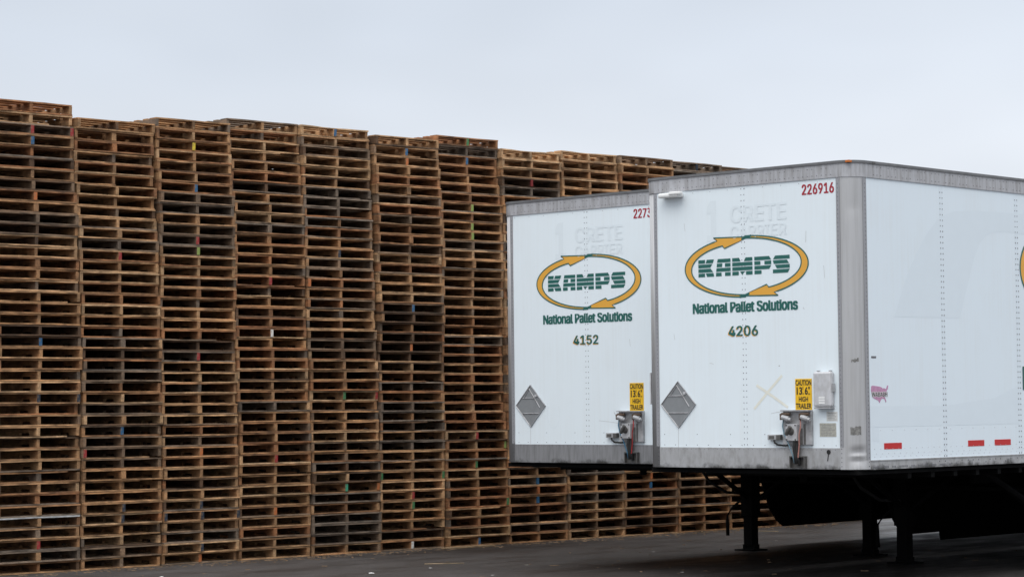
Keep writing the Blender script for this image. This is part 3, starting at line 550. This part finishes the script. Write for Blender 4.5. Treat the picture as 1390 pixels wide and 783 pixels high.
def make_trailer(tx_, ty_, label, first):
    T = empty('semi_trailer', (tx_, ty_, 0), label, 'semi trailer', 'parked box trailers')
    ZW0, ZW1 = 1.371, 3.925
    # front wall in two sheets
    for x0, x1 in ((-WID + RC + .005, -1.3105), (-1.3095, -RC - .005)):
        f_ = MB(); f_.box((x0, 0, ZW0 - .02), (x1, 0.03, ZW1 + .03)); f_.build('front_panel', M['white'], T)
    s = MB(); s.box((-1.335, -0.0006, ZW0), (-1.285, 0.001, ZW1)); s.build('seam_strip', M['white'], T)
    # side walls, one sheet between seams
    ys = [RC + .01] + SEAMS + [LEN]
    for k in range(len(ys) - 1):
        for sx in (0, -WID):
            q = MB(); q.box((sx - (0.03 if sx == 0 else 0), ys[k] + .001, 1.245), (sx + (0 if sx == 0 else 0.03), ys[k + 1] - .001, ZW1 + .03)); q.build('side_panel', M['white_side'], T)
    for y in SEAMS:
        q = MB(); q.box((-.001, y - .035, 1.255), (0.0006, y + .035, ZW1)); q.build('seam_strip', M['ghost_side'], T)
    # corner posts (rounded)
    for name, cx_, s_ in (('corner_post', -RC, 1), ('corner_post', -WID + RC, -1)):
        def sub(off, cx_=cx_, s_=s_):
            p_ = [(cx_ - s_ * 0.012, -off), (cx_, -off)]
            for k in range(1, 12):
                a = R(90 * k / 12); p_.append((cx_ + s_ * (RC + off) * math.sin(a), RC - (RC + off) * math.cos(a)))
            p_ += [(cx_ + s_ * (RC + off), RC), (cx_ + s_ * (RC + off), RC + 0.028)]
            return p_ if s_ > 0 else p_
        c = MB(); nz = 14
        if first and s_ > 0:   # the nose post is dented near its foot
            pa_, pb_ = sub(0.004), sub(-0.02); zs = [1.171, 1.20, 1.235, 1.26, 1.285, 1.31, 1.34, 1.37, 1.42, 1.47, 1.6, 2.4, 3.0, 3.5, 3.60, 3.64, 3.68, 3.93]; n = len(pa_); vs = []
            for z in zs:
                for j, (x, y) in enumerate(pa_):
                    dn = 0.0
                    if 5 <= j <= 11: dn = (0.034 * math.exp(-((z - 1.335) / .014) ** 2) + 0.028 * math.exp(-((z - 1.25) / .018) ** 2) + 0.006 * math.exp(-((z - 3.63) / .03) ** 2)) * math.sin(math.pi * (j - 4) / 8)
                    cx0, cy0 = cx_, RC; l = math.hypot(x - cx0, y - cy0) or 1
                    vs.append((x - (x - cx0) / l * dn, y - (y - cy0) / l * dn, z))
            fs = [(r0 * n + j, r0 * n + j + 1, (r0 + 1) * n + j + 1, (r0 + 1) * n + j) for r0 in range(len(zs) - 1) for j in range(n - 1)]
            c.add(vs, fs)
        else: band(c, 0.004, 1.171, 3.93, 0.024, sub)
        c.build(name, M['post'], T, smooth=True)
    for q0, q1 in (((-RC - .012, -.0052, 1.38), (-RC + .030, -.0035, 3.92)), ((-WID + RC - .030, -.0052, 1.38), (-WID + RC + .012, -.0035, 3.92)), ((.0035, RC - .030, 1.26), (.0052, RC + .028, 3.92))):
        fl_ = MB(); fl_.box(q0, q1); fl_.build('post_flange', M['flange'], T)
    # rails
    tr = MB(); band(tr, 0.010, 3.925, 4.055, 0.03); tr.build('top_rail', M['alu'], T)
    cp = MB(); band(cp, 0.020, 4.056, 4.082, 0.06); cp.build('roof_cap', M['cap'], T)
    rf = MB(); n_ = outline(-0.02); rf.add([(x, y, 4.078) for x, y in n_] + [(x, y, 4.05) for x, y in n_], [tuple(range(len(n_))), tuple(range(2 * len(n_) - 1, len(n_) - 1, -1))]); rf.build('roof', M['alu_bright'], T)
    fb = MB(); fb.box((-WID + RC + .012, -0.006, 1.172), (-RC - .012, 0.02, 1.372)); fb.build('front_bottom_rail', M['rail'] if first else M['rail_dark'], T)
    for sx, s_ in ((0, 1), (-WID, -1)):
        q = MB(); x0, x1 = sorted((sx + s_ * 0.006, sx - s_ * 0.03)); q.box((x0, RC + .03, 1.165), (x1, LEN, 1.253)); x0, x1 = sorted((sx + s_ * 0.012, sx)); q.box((x0, RC + .03, 1.246), (x1, LEN, 1.256)); q.build('side_bottom_rail', M['rail'], T)
    # rivets, and dark spots that stand in for the holes of the side rail
    rv = MB(); rl = MB()
    z = ZW0 + .03
    while z < ZW1:
        for dx_ in (-.018, .018): rivet(rv, FR, -1.31 + dx_, z, 0.001, 0.0055)
        z += .058
    for k in range(66):
        z = 1.2 + k * .041
        if z < 3.9:
            rivet(rv, FR, -RC + .006, z, .005, .0055); rivet(rv, SD, RC + .006, z, .005, .0065)
            rivet(rv, FR, -WID + RC - .006, z, .005, .005)
    for k in range(40):
        x = -WID + .22 + k * .0545
        for zz in (3.955, 4.02):
            if (k % 3) or zz < 4: rivet(rv, FR, x, zz, .010, .0055)
        if k % 4 == 0: rivet(rv, FR, x, 3.93 - .035 + 0, .0, .0035)
        rivet(rv, FR, x, 1.355, .006, .004)
    for k in range(16): rivet(rv, FR, -WID + .25 + k * .14, 1.395, .0, .005); rivet(rv, FR, -WID + .25 + k * .14, 1.50, .0, .005) if k % 3 == 0 else None
    for y in SEAMS[:5]:
        z = 1.27
        while z < ZW1 - .02:
            for dy_ in (-.02, .02): rivet(rv, SD, y + dy_, z, .001, .0078 if z < 3.5 else .0065)
            z += .055
    for k in range(0, 90):
        y = RC + .08 + k * .062
        if y > 6: break
        for zz in (3.955, 4.03):
            if k % 4: rivet(rv, SD, y, zz, .010, .0055)
    for k in range(0, 60):
        y = RC + .10 + k * .1
        for zz in (1.285, 1.315, 1.36): rivet(rl, SD, y + (.03 if zz == 1.315 else 0), zz, 0, .0055)
        if k % 2: rivet(rl, SD, y, 1.535, 0, .0055)
        if y > 1.3: rivet(rv, SD, y + rnd.uniform(-.02, .02), rnd.choice((1.195, 1.22)), .006, .009)  # the large dots on the bottom rail stand in for its shaded holes
    y = RC + .06
    while y < 1.55:
        for _ in range(rnd.randint(2, 7)):
            o_ = MB; rv.box((0.004, y, 1.178), (0.0075, y + .012, 1.196)); y += .022  # dark blocks drawn for the shade inside the rail's holes
        y += .05
    rv.build('rivets', M['rivet'], T)['kind'] = 'stuff'; rl.build('rivets', M['rivet_light'], T)['kind'] = 'stuff'
    # lettering and emblem
    g_ = MB(); lettering(g_, FR, 'CRETE', -1.47, -.78, 3.565, 3.735, .0012, .045); lettering(g_, FR, 'CARRIER', -1.47, -.78, 3.415, 3.535, .0012, .035)
    lettering(g_, FR, '1', -1.76, -1.60, 3.40, 3.80, .0012, .05); g_.build('ghost_lettering', M['ghost'], T)
    emblem(T, FR, -1.285, 3.135, .757, .297, -1.874, -.748, 3.052, 3.222, -1.953, -.657, 2.69, 2.795)
    nb = MB()
    num = '4206' if first else '4152'
    lettering(nb, FR, num, -1.514, -1.149, 2.452, 2.552, .0022, .03); nb.build('fleet_number', M['orange'], T)
    nb = MB(); lettering(nb, FR, num, -1.503, -1.141, 2.458, 2.558, .0036, .036); nb.build('fleet_number', M['green'], T)
    nb = MB()
    if first: lettering(nb, FR, '226916', -.592, -.215, 3.782, 3.884, .0012, .04)
    else: lettering(nb, FR, '2273', -.622, -.372, 3.782, 3.884, .0012, .04)
    nb.build('trailer_number', M['red'], T)
    # diamond placard holder
    pc, pz, pw, pv = -2.151, 1.797, .222, .23
    dm = MB(); poly(dm, FR, [(pc, pz - pv), (pc + pw, pz), (pc, pz + pv), (pc - pw, pz)], .006, th=.006)
    H = dm.build('placard_holder', M['placard'], T)
    fr = MB()
    for p_, q_ in (((pc, pz - pv), (pc + pw, pz)), ((pc + pw, pz), (pc, pz + pv)), ((pc, pz + pv), (pc - pw, pz)), ((pc - pw, pz), (pc, pz - pv)),
                   ((pc - .125, pz + .085), (pc + .07, pz + .085)), ((pc - .125, pz - .085), (pc + .125, pz - .085)), ((pc - .02, pz + .19), (pc + .14, pz - .02)), ((pc - .10, pz + .09), (pc - .02, pz + .19))):
        fr.tube([FR(*p_, .010), FR(*q_, .010)], .0045, 5)
    fr.build('frame', M['alu'], H)
    lt = MB(); lt.box(FR(pc + .07, pz + .10, .006), FR(pc + .10, pz + .125, .02)); lt.build('latch', M['alu_bright'], H)
    dr = MB(); rect(dr, FR, pc - .012, pc - .008, 1.372, pz - pv, .0006, th=.0005); dr.build('drip_stain', M['drip'], T)
    # caution sign
    sg = MB(); rect(sg, FR, -.705, -.510, 1.735, 2.03, .003, th=.003); sgo = sg.build('caution_sign', M['yellow'], T)
    tx = MB(); e = .0045
    lettering(tx, FR, 'CAUTION', -.70, -.515, 1.965, 2.02, e, .028, 0); lettering(tx, FR, '13', -.688, -.622, 1.878, 1.952, e, .03, 0); lettering(tx, FR, '6', -.592, -.556, 1.878, 1.952, e, .03, 0)
    lettering(tx, FR, "'", -.617, -.610, 1.925, 1.955, e, .028, 0); lettering(tx, FR, '"', -.550, -.532, 1.930, 1.955, e, .028, 0)
    lettering(tx, FR, 'FT', -.618, -.600, 1.878, 1.893, e, .028, 0); lettering(tx, FR, 'IN', -.550, -.530, 1.878, 1.893, e, .028, 0)
    lettering(tx, FR, 'HIGH', -.663, -.555, 1.812, 1.86, e, .028, 0); lettering(tx, FR, 'TRAILER', -.70, -.515, 1.745, 1.797, e, .028, 0)
    tx.build('lettering', M['ink'], sgo)
    # air and electric connection panel
    bx = MB(); bx.box((-.835, -.035, 1.402), (-.500, -.0, 1.732)); bp_ = bx.build('connection_panel', M['steel'], T, bevel=.004)
    hd = MB(); hd.box((-.835, -.075, 1.722), (-.500, -.03, 1.734)); hd.build('hood', M['steel'], bp_)
    for gx in (-.77, -.545):
        gh = MB(); gh.tube([(gx, -.03, 1.655), (gx, -.075, 1.655)], .022, 10); gh.tube([(gx - .035, -.085, 1.668), (gx + .045, -.085, 1.645)], [.022, .028], 10); gh.tube([(gx + .045, -.095, 1.645), (gx + .075, -.095, 1.64)], .016, 8)
        gh.build('gladhand', M['steel'], bp_)
        rs = MB(); rs.tube([(gx - .055, -.06, 1.69), (gx + .04, -.06, 1.695)], [.02, .014], 8); rs.box((gx - .06, -.09, 1.64), (gx - .035, -.04, 1.70)); rs.build('gladhand_seal', M['rust'], bp_)
    pb = MB(); pb.box((-.775, -.075, 1.44), (-.645, -.035, 1.60)); pbo = pb.build('electric_socket', M['alu_bright'], bp_, bevel=.005)
    kn = MB(); kn.tube([(-.71, -.07, 1.53), (-.71, -.12, 1.535)], [.038, .03], 12); kn.tube([(-.735, -.12, 1.50), (-.68, -.125, 1.575)], .02, 8)
    for bx_, bz_ in ((-.762, 1.452), (-.658, 1.452), (-.762, 1.588), (-.658, 1.588)): kn.tube([(bx_, -.074, bz_), (bx_, -.082, bz_)], .008, 6)
    kn.build('socket_lid', M['steel_dark'], pbo)
    st = MB(); st.box((-.635, -.037, 1.405), (-.60, -.036, 1.56)); st.box((-.59, -.037, 1.405), (-.565, -.036, 1.6)); st.build('grease_streaks', M['steel_dark'], bp_)
    for mt, pts in (('hose_blue', [(-.805, -.06, 1.655), (-.82, -.06, 1.58), (-.80, -.06, 1.50), (-.75, -.055, 1.40), (-.71, -.05, 1.30), (-.695, -.05, 1.23)]),
                    ('hose_red', [(-.60, -.07, 1.64), (-.59, -.08, 1.58), (-.615, -.075, 1.50), (-.625, -.06, 1.40), (-.65, -.05, 1.28), (-.645, -.05, 1.22)])):
        h = MB(); h.tube(pts, .0065, 7); h.build('air_hose', M[mt + ('_faded' if first else '')], bp_, smooth=True)
    cb = MB(); cb.tube([(-.68, -.05, 1.44), (-.69, -.05, 1.38), (-.675, -.05, 1.30), (-.665, -.05, 1.22)], .022, 8); cb.tube([(-.66, -.045, 1.44), (-.665, -.045, 1.3), (-.63, -.045, 1.21)], .015, 7); cb.build('cable', M['rubber'], bp_, smooth=True)
    br = MB(); br.box((-.755, -.05, 1.285), (-.575, -.006, 1.295)); br.box((-.755, -.05, 1.18), (-.745, -.006, 1.285)); br.box((-.585, -.05, 1.18), (-.575, -.006, 1.285)); br.box((-.745, -.012, 1.18), (-.585, -.0065, 1.285)); br.build('hose_bracket', M['steel_dark'], T)
    jb = MB(); jb.box((-1.015, -.045, 1.447), (-.865, 0, 1.50)); jo = jb.build('marker_light', M['steel'], T, bevel=.004)
    jl = MB(); jl.box((-.995, -.048, 1.457), (-.935, -.044, 1.487)); jl.box((-.90, -.06, 1.45), (-.85, -.02, 1.495)); jl.build('lens', M['steel_dark'], jo)
    jc = MB(); jc.tube([(-.945, -.035, 1.447), (-.935, -.035, 1.42), (-.90, -.03, 1.40), (-.83, -.02, 1.395), (-.76, -.04, 1.40)], .009, 7); jc.build('cable', M['rubber'], jo, smooth=True)
    # red seal button at far left of rail, top marker lamps
    lm = MB(); lm.box((-.080, -.004, 4.059), (-.035, .052, 4.0805)); lm.build('marker_lamp', M['amber'], T)
    if first:
        pd = MB(); pd.box((-2.31, -.10, 3.862), (-2.05, -.0, 3.908)); pd.build('antenna_pod', M['white_plain'], T, bevel=.015)
        pe = MB(); pe.box((-2.16, -.11, 3.885), (-2.02, -.05, 3.915)); pe.build('antenna_pod', M['white_plain'], T, bevel=.008)
        db = MB(); db.box((-.452, -.065, 1.76), (-.245, 0, 2.092)); do = db.build('document_box', M['alu_bright'], T, bevel=.018)
        hg = MB(); hg.box((-.24, -.05, 1.90), (-.232, -.01, 1.98)); hg.box((-.44, -.07, 1.745), (-.25, -.0, 1.758)); hg.box((-.43, -.03, 2.092), (-.41, -.005, 2.105)); hg.box((-.29, -.03, 2.092), (-.27, -.005, 2.105)); hg.build('hinge', M['steel'], do)
        sk = MB()
        for zz in (1.79, 1.815, 1.84): rect(sk, FR, -.385, -.315, zz, zz + .018, .0675, th=.001)
        sk.build('paper_label', M['white_plain'], do)
        s1 = MB(); rect(s1, FR, -.344, -.218, 1.625, 1.715, .0015, th=.001); s1o = s1.build('sticker', M['sticker'], T)
        s2 = MB(); rect(s2, FR, -.425, -.235, 1.48, 1.607, .003, th=.003); s2o = s2.build('certification_plate', M['sticker_tan'], T)
        l_ = MB()
        for k in range(5): rect(l_, FR, -.33, -.23 - .02 * (k % 2), 1.638 + k * .015, 1.642 + k * .015, .0025, th=.0005)
        l_.build('print', M['sticker_line'], s1o); l_ = MB()
        for k in range(7): rect(l_, FR, -.41, -.25 - .03 * (k % 3), 1.495 + k * .015, 1.500 + k * .015, .004, th=.0005)
        l_.build('print', M['sticker_line'], s2o)
        for a_, b_2 in (((-.862, 2.065), (-1.205, 1.745)), ((-1.17, 1.975), (-.795, 1.758))):
            tp_ = MB(); stroke(tp_, FR, [a_, ((a_[0] + b_2[0]) / 2, (a_[1] + b_2[1]) / 2 + .004), b_2], .026, .0012 if a_[0] > -1 else .002); tp_.build('tape_strip', M['tape'], T)
        hl = MB(); hl.tube([(-.322, -.005, 1.335), (-.322, -.011, 1.335)], .022, 12); hl.tube([(-.322, -.0095, 1.33), (-.335, -.0095, 1.25)], .004, 5); hl.build('drain_hole', M['black'], T)  # black disc paints in the shade inside the hole
        # marks on the post
        for (zz, hh, a0, a1) in ((1.50, .07, 30, 62), (2.18, .03, 36, 58)):
            pm = MB(); vs = []; kk = 6
            for k in range(kk + 1):
                a = R(a0 + (a1 - a0) * k / kk); x, y = -RC + (RC + .0052) * math.sin(a), RC - (RC + .0052) * math.cos(a); vs += [(x, y, zz + rnd.uniform(-.01, .01)), (x, y, zz + hh + rnd.uniform(-.01, .01))]
            pm.add(vs, [(2 * k, 2 * k + 2, 2 * k + 3, 2 * k + 1) for k in range(kk)]); pm.build('tape_residue', M['residue'], T)
        ml = MB(); ml.box((.005, .30, 4.058), (.025, .34, 4.076)); ml.build('marker_lamp', M['steel_dark'], T)
        # small fitting on the far side of the nose
        ff = MB(); ff.box((-WID - .02, .10, 1.8), (-WID - .004, .16, 2.12)); ff.build('hinge_strip', M['alu_bright'], T)
    else:
        ar = MB()
        stroke(ar, FR, [(-1.815 + .09 * math.cos(R(t)), 1.71 + .16 * math.sin(R(t))) for t in range(150, 400, 15)], .006, .001); ar.build('scuff_mark', M['ghost'], T)
    # scuffs, scratches and a few rust dots on the nose
    for k, (a0, z0, a1, z1, wd) in enumerate(((-.90, 2.155, -.885, 2.157, .010), (-.55, 3.44, -.555, 3.33, .004), (-.60, 2.71, -.585, 2.69, .004), (-1.0, 1.70, -.86, 1.72, .003), (-2.2, 2.5, -2.19, 2.44, .003), (-1.75, 2.2, -1.70, 2.19, .003), (-.35, 3.1, -.34, 2.98, .003), (-2.05, 3.6, -2.04, 3.52, .003)) if first else
            ((-.93, 1.72, -.90, 1.66, .006), (-.905, 1.66, -.885, 1.71, .006), (-1.15, 1.63, -.85, 1.60, .003), (-2.2, 2.0, -2.15, 1.985, .008), (-1.9, 3.3, -1.895, 3.2, .003), (-.7, 2.5, -.69, 2.42, .003))):
        q = MB(); stroke(q, FR, [(a0, z0), ((a0 + a1) / 2, (z0 + z1) / 2 + .003), (a1, z1)], wd, .0009); q.build('scuff_mark', M['drip'], T)
    # right side graphics
    gs_ = MB()
    outer = [(.646, 2.613), (.76, 2.83), (.90, 3.06), (1.08, 3.281), (1.25, 3.46), (1.45, 3.608), (1.70, 3.68), (2.05, 3.705), (2.95, 3.72), (4.2, 3.72)]
    inner = [(4.2, 3.51), (2.983, 3.51), (2.60, 3.52), (2.395, 3.499), (2.27, 3.45), (2.172, 3.385), (2.05, 3.21), (1.957, 3.007), (1.87, 2.82), (1.783, 2.621)]
    pts = outer + inner; gs_.add([SD(a, z, .0009) for a, z in pts], [tuple(range(len(pts)))])
    for k in range(len(SEAMS) - 8):
        pass
    gs_.add([SD(a, z, .0009) for a, z in ((.215, 1.565), (SEAMS[0] - .036, 1.565), (SEAMS[0] - .036, 1.76), (.215, 1.763))], [(0, 1, 2, 3)])
    gs_.add([SD(a, z, .0009) for a, z in ((SEAMS[0] + .036, 1.565), (SEAMS[1] - .036, 1.565), (SEAMS[1] - .036, 1.95), (2.4, 1.83), (SEAMS[0] + .036, 1.76))], [(0, 1, 2, 3, 4)])
    gs_.add([SD(a, z, .0009) for a, z in ((.25, 1.43), (.36, 1.43), (.36, 1.56), (.25, 1.56))], [(0, 1, 2, 3)])
    gs_.build('ghost_shape', M['ghost_side'], T)
    wb = MB(); US = [(0, .72), (.02, .95), (.10, .98), (.35, .95), (.5, .93), (.62, .88), (.70, .80), (.74, .86), (.82, .80), (.88, .82), (.94, 1.0), (1.0, .98), (.97, .80), (.90, .70), (.87, .55), (.80, .42), (.80, .33), (.88, .12), (.84, .06), (.76, .26), (.62, .28), (.56, .20), (.48, .04), (.40, .18), (.30, .22), (.18, .28), (.06, .38)]
    poly(wb, SD, [(.237 + .285 * a, 1.785 + .175 * b) for a, b in US], .0018); wo = wb.build('maker_sticker', M['magenta'], T)
    wt = MB(); lettering(wt, SD, 'WABASH', .242, .505, 1.848, 1.90, .0026, .09); wt.build('lettering_outline', M['white_plain'], wo)
    wt = MB(); lettering(wt, SD, 'WABASH', .246, .501, 1.852, 1.896, .0034, .03); wt.build('lettering', M['ink'], wo)
    lb_ = MB(); rect(lb_, SD, .25, .33, 2.215, 2.235, .0015); lb_.build('label', M['rivet'], T)
    for a0, a1 in ((.437, .73), (1.887, 2.18), (2.373, 2.675), (3.9, 4.2), (4.4, 4.7)):
        q = MB(); rect(q, SD, a0, a1, 1.353, 1.412, .002, th=.002); q.build('reflector', M['reflector'], T)
    emblem(T, SD, 4.73, 3.165, 1.81, .71, 3.32, 6.0, 2.96, 3.37, 2.925, 6.1, 1.905, 2.155, .022)
    # underside
    fl = MB(); fl.box((-WID + .035, .05, 1.12), (-.035, LEN, 1.164)); fl.build('floor', M['dark'], T)
    cm = MB()
    for k in range(38): y = .9 + k * .4; cm.box((-WID + .05, y, 1.065), (-.05, y + .06, 1.119))
    cm.box((-1.95, .3, 1.09), (-.64, 2.2, 1.118))
    cm.box((-1.75, 3.3, .93), (-1.70, 12, 1.06)); cm.box((-.89, 3.3, .93), (-.84, 12, 1.06)); cm.build('crossmembers', M['dark'], T)
    kp = MB(); kp.tube([(-WID / 2, .9, 1.09), (-WID / 2, .9, 1.02)], [.04, .035], 12); kp.build('kingpin', M['dark'], T)
    GY = 3.955
    for sx in (-1, 1):
        lx = -WID / 2 + sx * .882
        lg = MB(); lg.box((lx - .085, GY - .085, .42), (lx + .085, GY + .085, 1.118)); lg.box((lx - .065, GY - .065, .06), (lx + .065, GY + .065, .43)); lgo = lg.build('landing_leg', M['dark'], T, bevel=.006)
        ft = MB(); ft.box((lx - .14, GY - .15, .0), (lx + .14, GY + .15, .018)); ft.box((lx - .09, GY - .05, .018), (lx + .09, GY + .05, .075)); ft.build('sand_shoe', M['dark'], lgo)
        b2 = MB(); b2.tube([(lx, GY - .02, .62), (lx - sx * .1, GY - 1.0, 1.08)], .03, 6); b2.tube([(lx, GY, .55), (lx - sx * .75, GY + .02, 1.05)], .025, 6); b2.build('brace', M['dark'], T)
    cs = MB(); cs.tube([(-WID / 2 - .88, GY, .85), (-WID / 2 + .88, GY, .85)], .022, 8); cs.build('cross_shaft', M['dark'], T)
    ck_ = MB(); lx = -WID / 2 - .882
    ck_.tube([(lx - .08, GY, .60), (lx - .18, GY, .59), (lx - .30, GY, .50), (lx - .36, GY, .42), (lx - .365, GY, .34), (lx - .36, GY, .17)], [.016, .016, .014, .014, .022, .022], 8); ck_.build('crank_handle', M['dark'], T)
    hk = MB(); hk.tube([(lx - .2, GY - .8, 1.1), (lx - .16, GY - .6, .86), (lx - .05, GY - .4, .72), (lx + .02, GY - .1, .70)], .018, 7); hk.build('cable_loop', M['rubber'], T, smooth=True)
    so = -.55 if first else 0.0
    for sx in (0, -WID):
        a0, a1 = (sx - .05, sx - .03) if sx == 0 else (sx + .03, sx + .05); sk = MB()
        zb_ = .285 if first else .235; pf = [(4.55 + so, 1.16), (4.60 + so, .95), (4.82 + so, .47), (4.97 + so, .31), (5.10 + so, zb_)] + ([(5.22, zb_), (5.24, .19)] if first else []) + [(11.6, .19 if first else zb_), (11.6, 1.16)]; n = len(pf)
        sk.add([(a1, y, z) for y, z in pf] + [(a0, y, z) for y, z in pf], [tuple(range(n)), tuple(reversed(range(n, 2 * n)))] + [(i, i + n, (i + 1) % n + n, (i + 1) % n) for i in range(n)])
        sk.build('side_skirt', M['dark'], T)
    # running gear
    bg = MB(); bg.box((-1.85, 12.0, .75), (-.74, 15.6, 1.0)); bg.build('axle_frame', M['dark'], T)
    for y in (13.1, 14.35):
        ax = MB(); ax.tube([(-WID + .1, y, .51), (-.1, y, .51)], .06, 10); ax.build('axle', M['dark'], T)
        for xc in (-.18, -.47, -WID + .18, -WID + .47):
            tr_ = MB(); n = 28; prof = [(-.13, .30), (-.13, .47), (-.11, .505), (.11, .505), (.13, .47), (.13, .30)]
            vs = [(xc + px, y + pr * math.cos(2 * math.pi * k / n), .506 + pr * math.sin(2 * math.pi * k / n)) for px, pr in prof for k in range(n)]
            tr_.add(vs, [(j * n + k, j * n + (k + 1) % n, (j + 1) * n + (k + 1) % n, (j + 1) * n + k) for j in range(len(prof) - 1) for k in range(n)])
            wo_ = tr_.build('tyre', M['rubber'], T, smooth=False)
            rm = MB(); rm.tube([(xc - .10, y, .506), (xc + .10, y, .506)], .295, 20); rm.build('rim', M['steel'], wo_)
    rb = MB(); rb.box((-WID + .03, LEN - .05, 1.17), (-.03, LEN - .002, 4.05)); rb.build('rear_door', M['white'], T)
    bm_ = MB(); bm_.box((-WID + .2, LEN - .12, .50), (-.2, LEN - .02, .60)); bm_.box((-1.9, LEN - .1, .6), (-1.8, LEN - .03, 1.16)); bm_.box((-.8, LEN - .1, .6), (-.7, LEN - .03, 1.16)); bm_.build('rear_bumper', M['steel'], T)
    return T

make_trailer(0.0, 0.0, 'nearer white box trailer numbered 4206 with document box and tape cross on its nose', True)
make_trailer(-2.8709, 0.9103, 'farther white box trailer numbered 4152, partly hidden behind the nearer trailer', False)

# ------------------------------------------------------------------ small litter on the asphalt
def scrap(loc, size, mat, name, label, cat, rz=0.0, group=None):
    b = MB(); n = 7; sx, sy = size
    vs = [(0, 0, size[0] * .25)] + [(sx * math.cos(2 * math.pi * k / n) * rnd.uniform(.6, 1.1), sy * math.sin(2 * math.pi * k / n) * rnd.uniform(.6, 1.1), .003 + rnd.random() * sx * .12) for k in range(n)]
    b.add(vs, [(0, k + 1, (k + 1) % n + 1) for k in range(n)]); o = b.build(name, mat); o.location = (loc[0], loc[1], .002); o.rotation_euler.z = rz; tag(o, label, cat, group); return o
scrap((-5.92, -.69), (.05, .03), M['white_plain'], 'paper_scrap', 'crumpled white scrap on the asphalt in front of the fifth stack', 'litter')
scrap((-7.38, -2.40), (.04, .03), M['white_plain'], 'paper_scrap', 'small white scrap on the asphalt near the second stack', 'litter')
sp = MB(); sp.v = []; sp.box((-.05, -.42, .004), (.04, .42, .02)); o = sp.build('loose_board', M['board']); o.location = (-8.33, 3.25, 0); o.rotation_euler.z = R(-4); o.color = (.34, .23, .13, 1)
tag(o, 'loose tan board lying on the ground at the foot of the seventh stack', 'board')
def splinter(x, y, l, rz, label):
    b = MB(); b.box((-l / 2, -.008, .002), (l / 2, .008, .012)); o = b.build('wood_splinter', M['board']); o.location = (x, y, 0); o.rotation_euler.z = rz; o.color = (.40, .30, .19, 1); tag(o, label, 'splinter')
splinter(-6.39, 0.89, .45, .9, 'thin pale splinter lying flat on the asphalt in front of the sixth stack')
splinter(-7.46, 8.37, .30, .2, 'short dark splinter on the asphalt beyond the farther landing leg')
scrap((-5.99, 0.28), (.028, .02), M['white_plain'], 'paper_scrap', 'bright white speck of litter left of the thin pale splinter', 'litter')
scrap((-5.44, 1.26), (.028, .02), M['sticker_tan'], 'paper_scrap', 'yellowish speck of litter in front of the seventh stack', 'litter')
scrap((-4.63, -0.13), (.028, .02), M['white_plain'], 'paper_scrap', 'pale speck of litter at the bottom edge near the picture middle', 'litter')
scrap((-5.80, 3.90), (.028, .02), M['white_plain'], 'paper_scrap', 'tiny pale speck of litter left of the landing leg shadow', 'litter')
scrap((-5.96, 6.58), (.028, .02), M['white_plain'], 'paper_scrap', 'tiny white speck of litter just beyond the farther landing leg', 'litter')
scrap((-3.27, 1.37), (.028, .02), M['white_plain'], 'paper_scrap', 'white speck of litter in front of the trailer shadow', 'litter')
scrap((-3.79, 3.02), (.028, .02), M['sticker_tan'], 'paper_scrap', 'dull speck of litter inside the trailer shadow', 'litter')
# chips, bark and grit that gather along the foot of the wall and on the yard
ch = MB()
for k in range(700):
    if rnd.random() < .9: q = Vector((WX, WY, 0)) + WU * rnd.uniform(-.9, 13) + WN * abs(rnd.gauss(0, .22)) + WN * .03
    else: q = Vector((rnd.uniform(-8.5, -1.5), rnd.uniform(-3.5, 7), 0))
    l = rnd.uniform(.006, .05) * rnd.random() + .006; wd = rnd.uniform(.004, .012); a = rnd.uniform(0, math.pi); cx_, sx_ = math.cos(a), math.sin(a); h = rnd.uniform(.003, .009)
    P4 = [(q.x + cx_ * x - sx_ * y, q.y + sx_ * x + cx_ * y) for x, y in ((-l, -wd), (l, -wd * .6), (l * .9, wd), (-l * .8, wd * .7))]
    ch.add([(x, y, .001) for x, y in P4] + [(x, y, h) for x, y in P4], [(4, 5, 6, 7), (0, 1, 5, 4), (1, 2, 6, 5), (2, 3, 7, 6), (3, 0, 4, 7)])
o = ch.build('wood_chips', M['board']); o.color = (.30, .20, .12, 1); o['kind'] = 'stuff'; tag(o, 'brown wood chips and grit scattered on the asphalt along the pallet wall', 'wood chips')
bpy.context.view_layer.update()
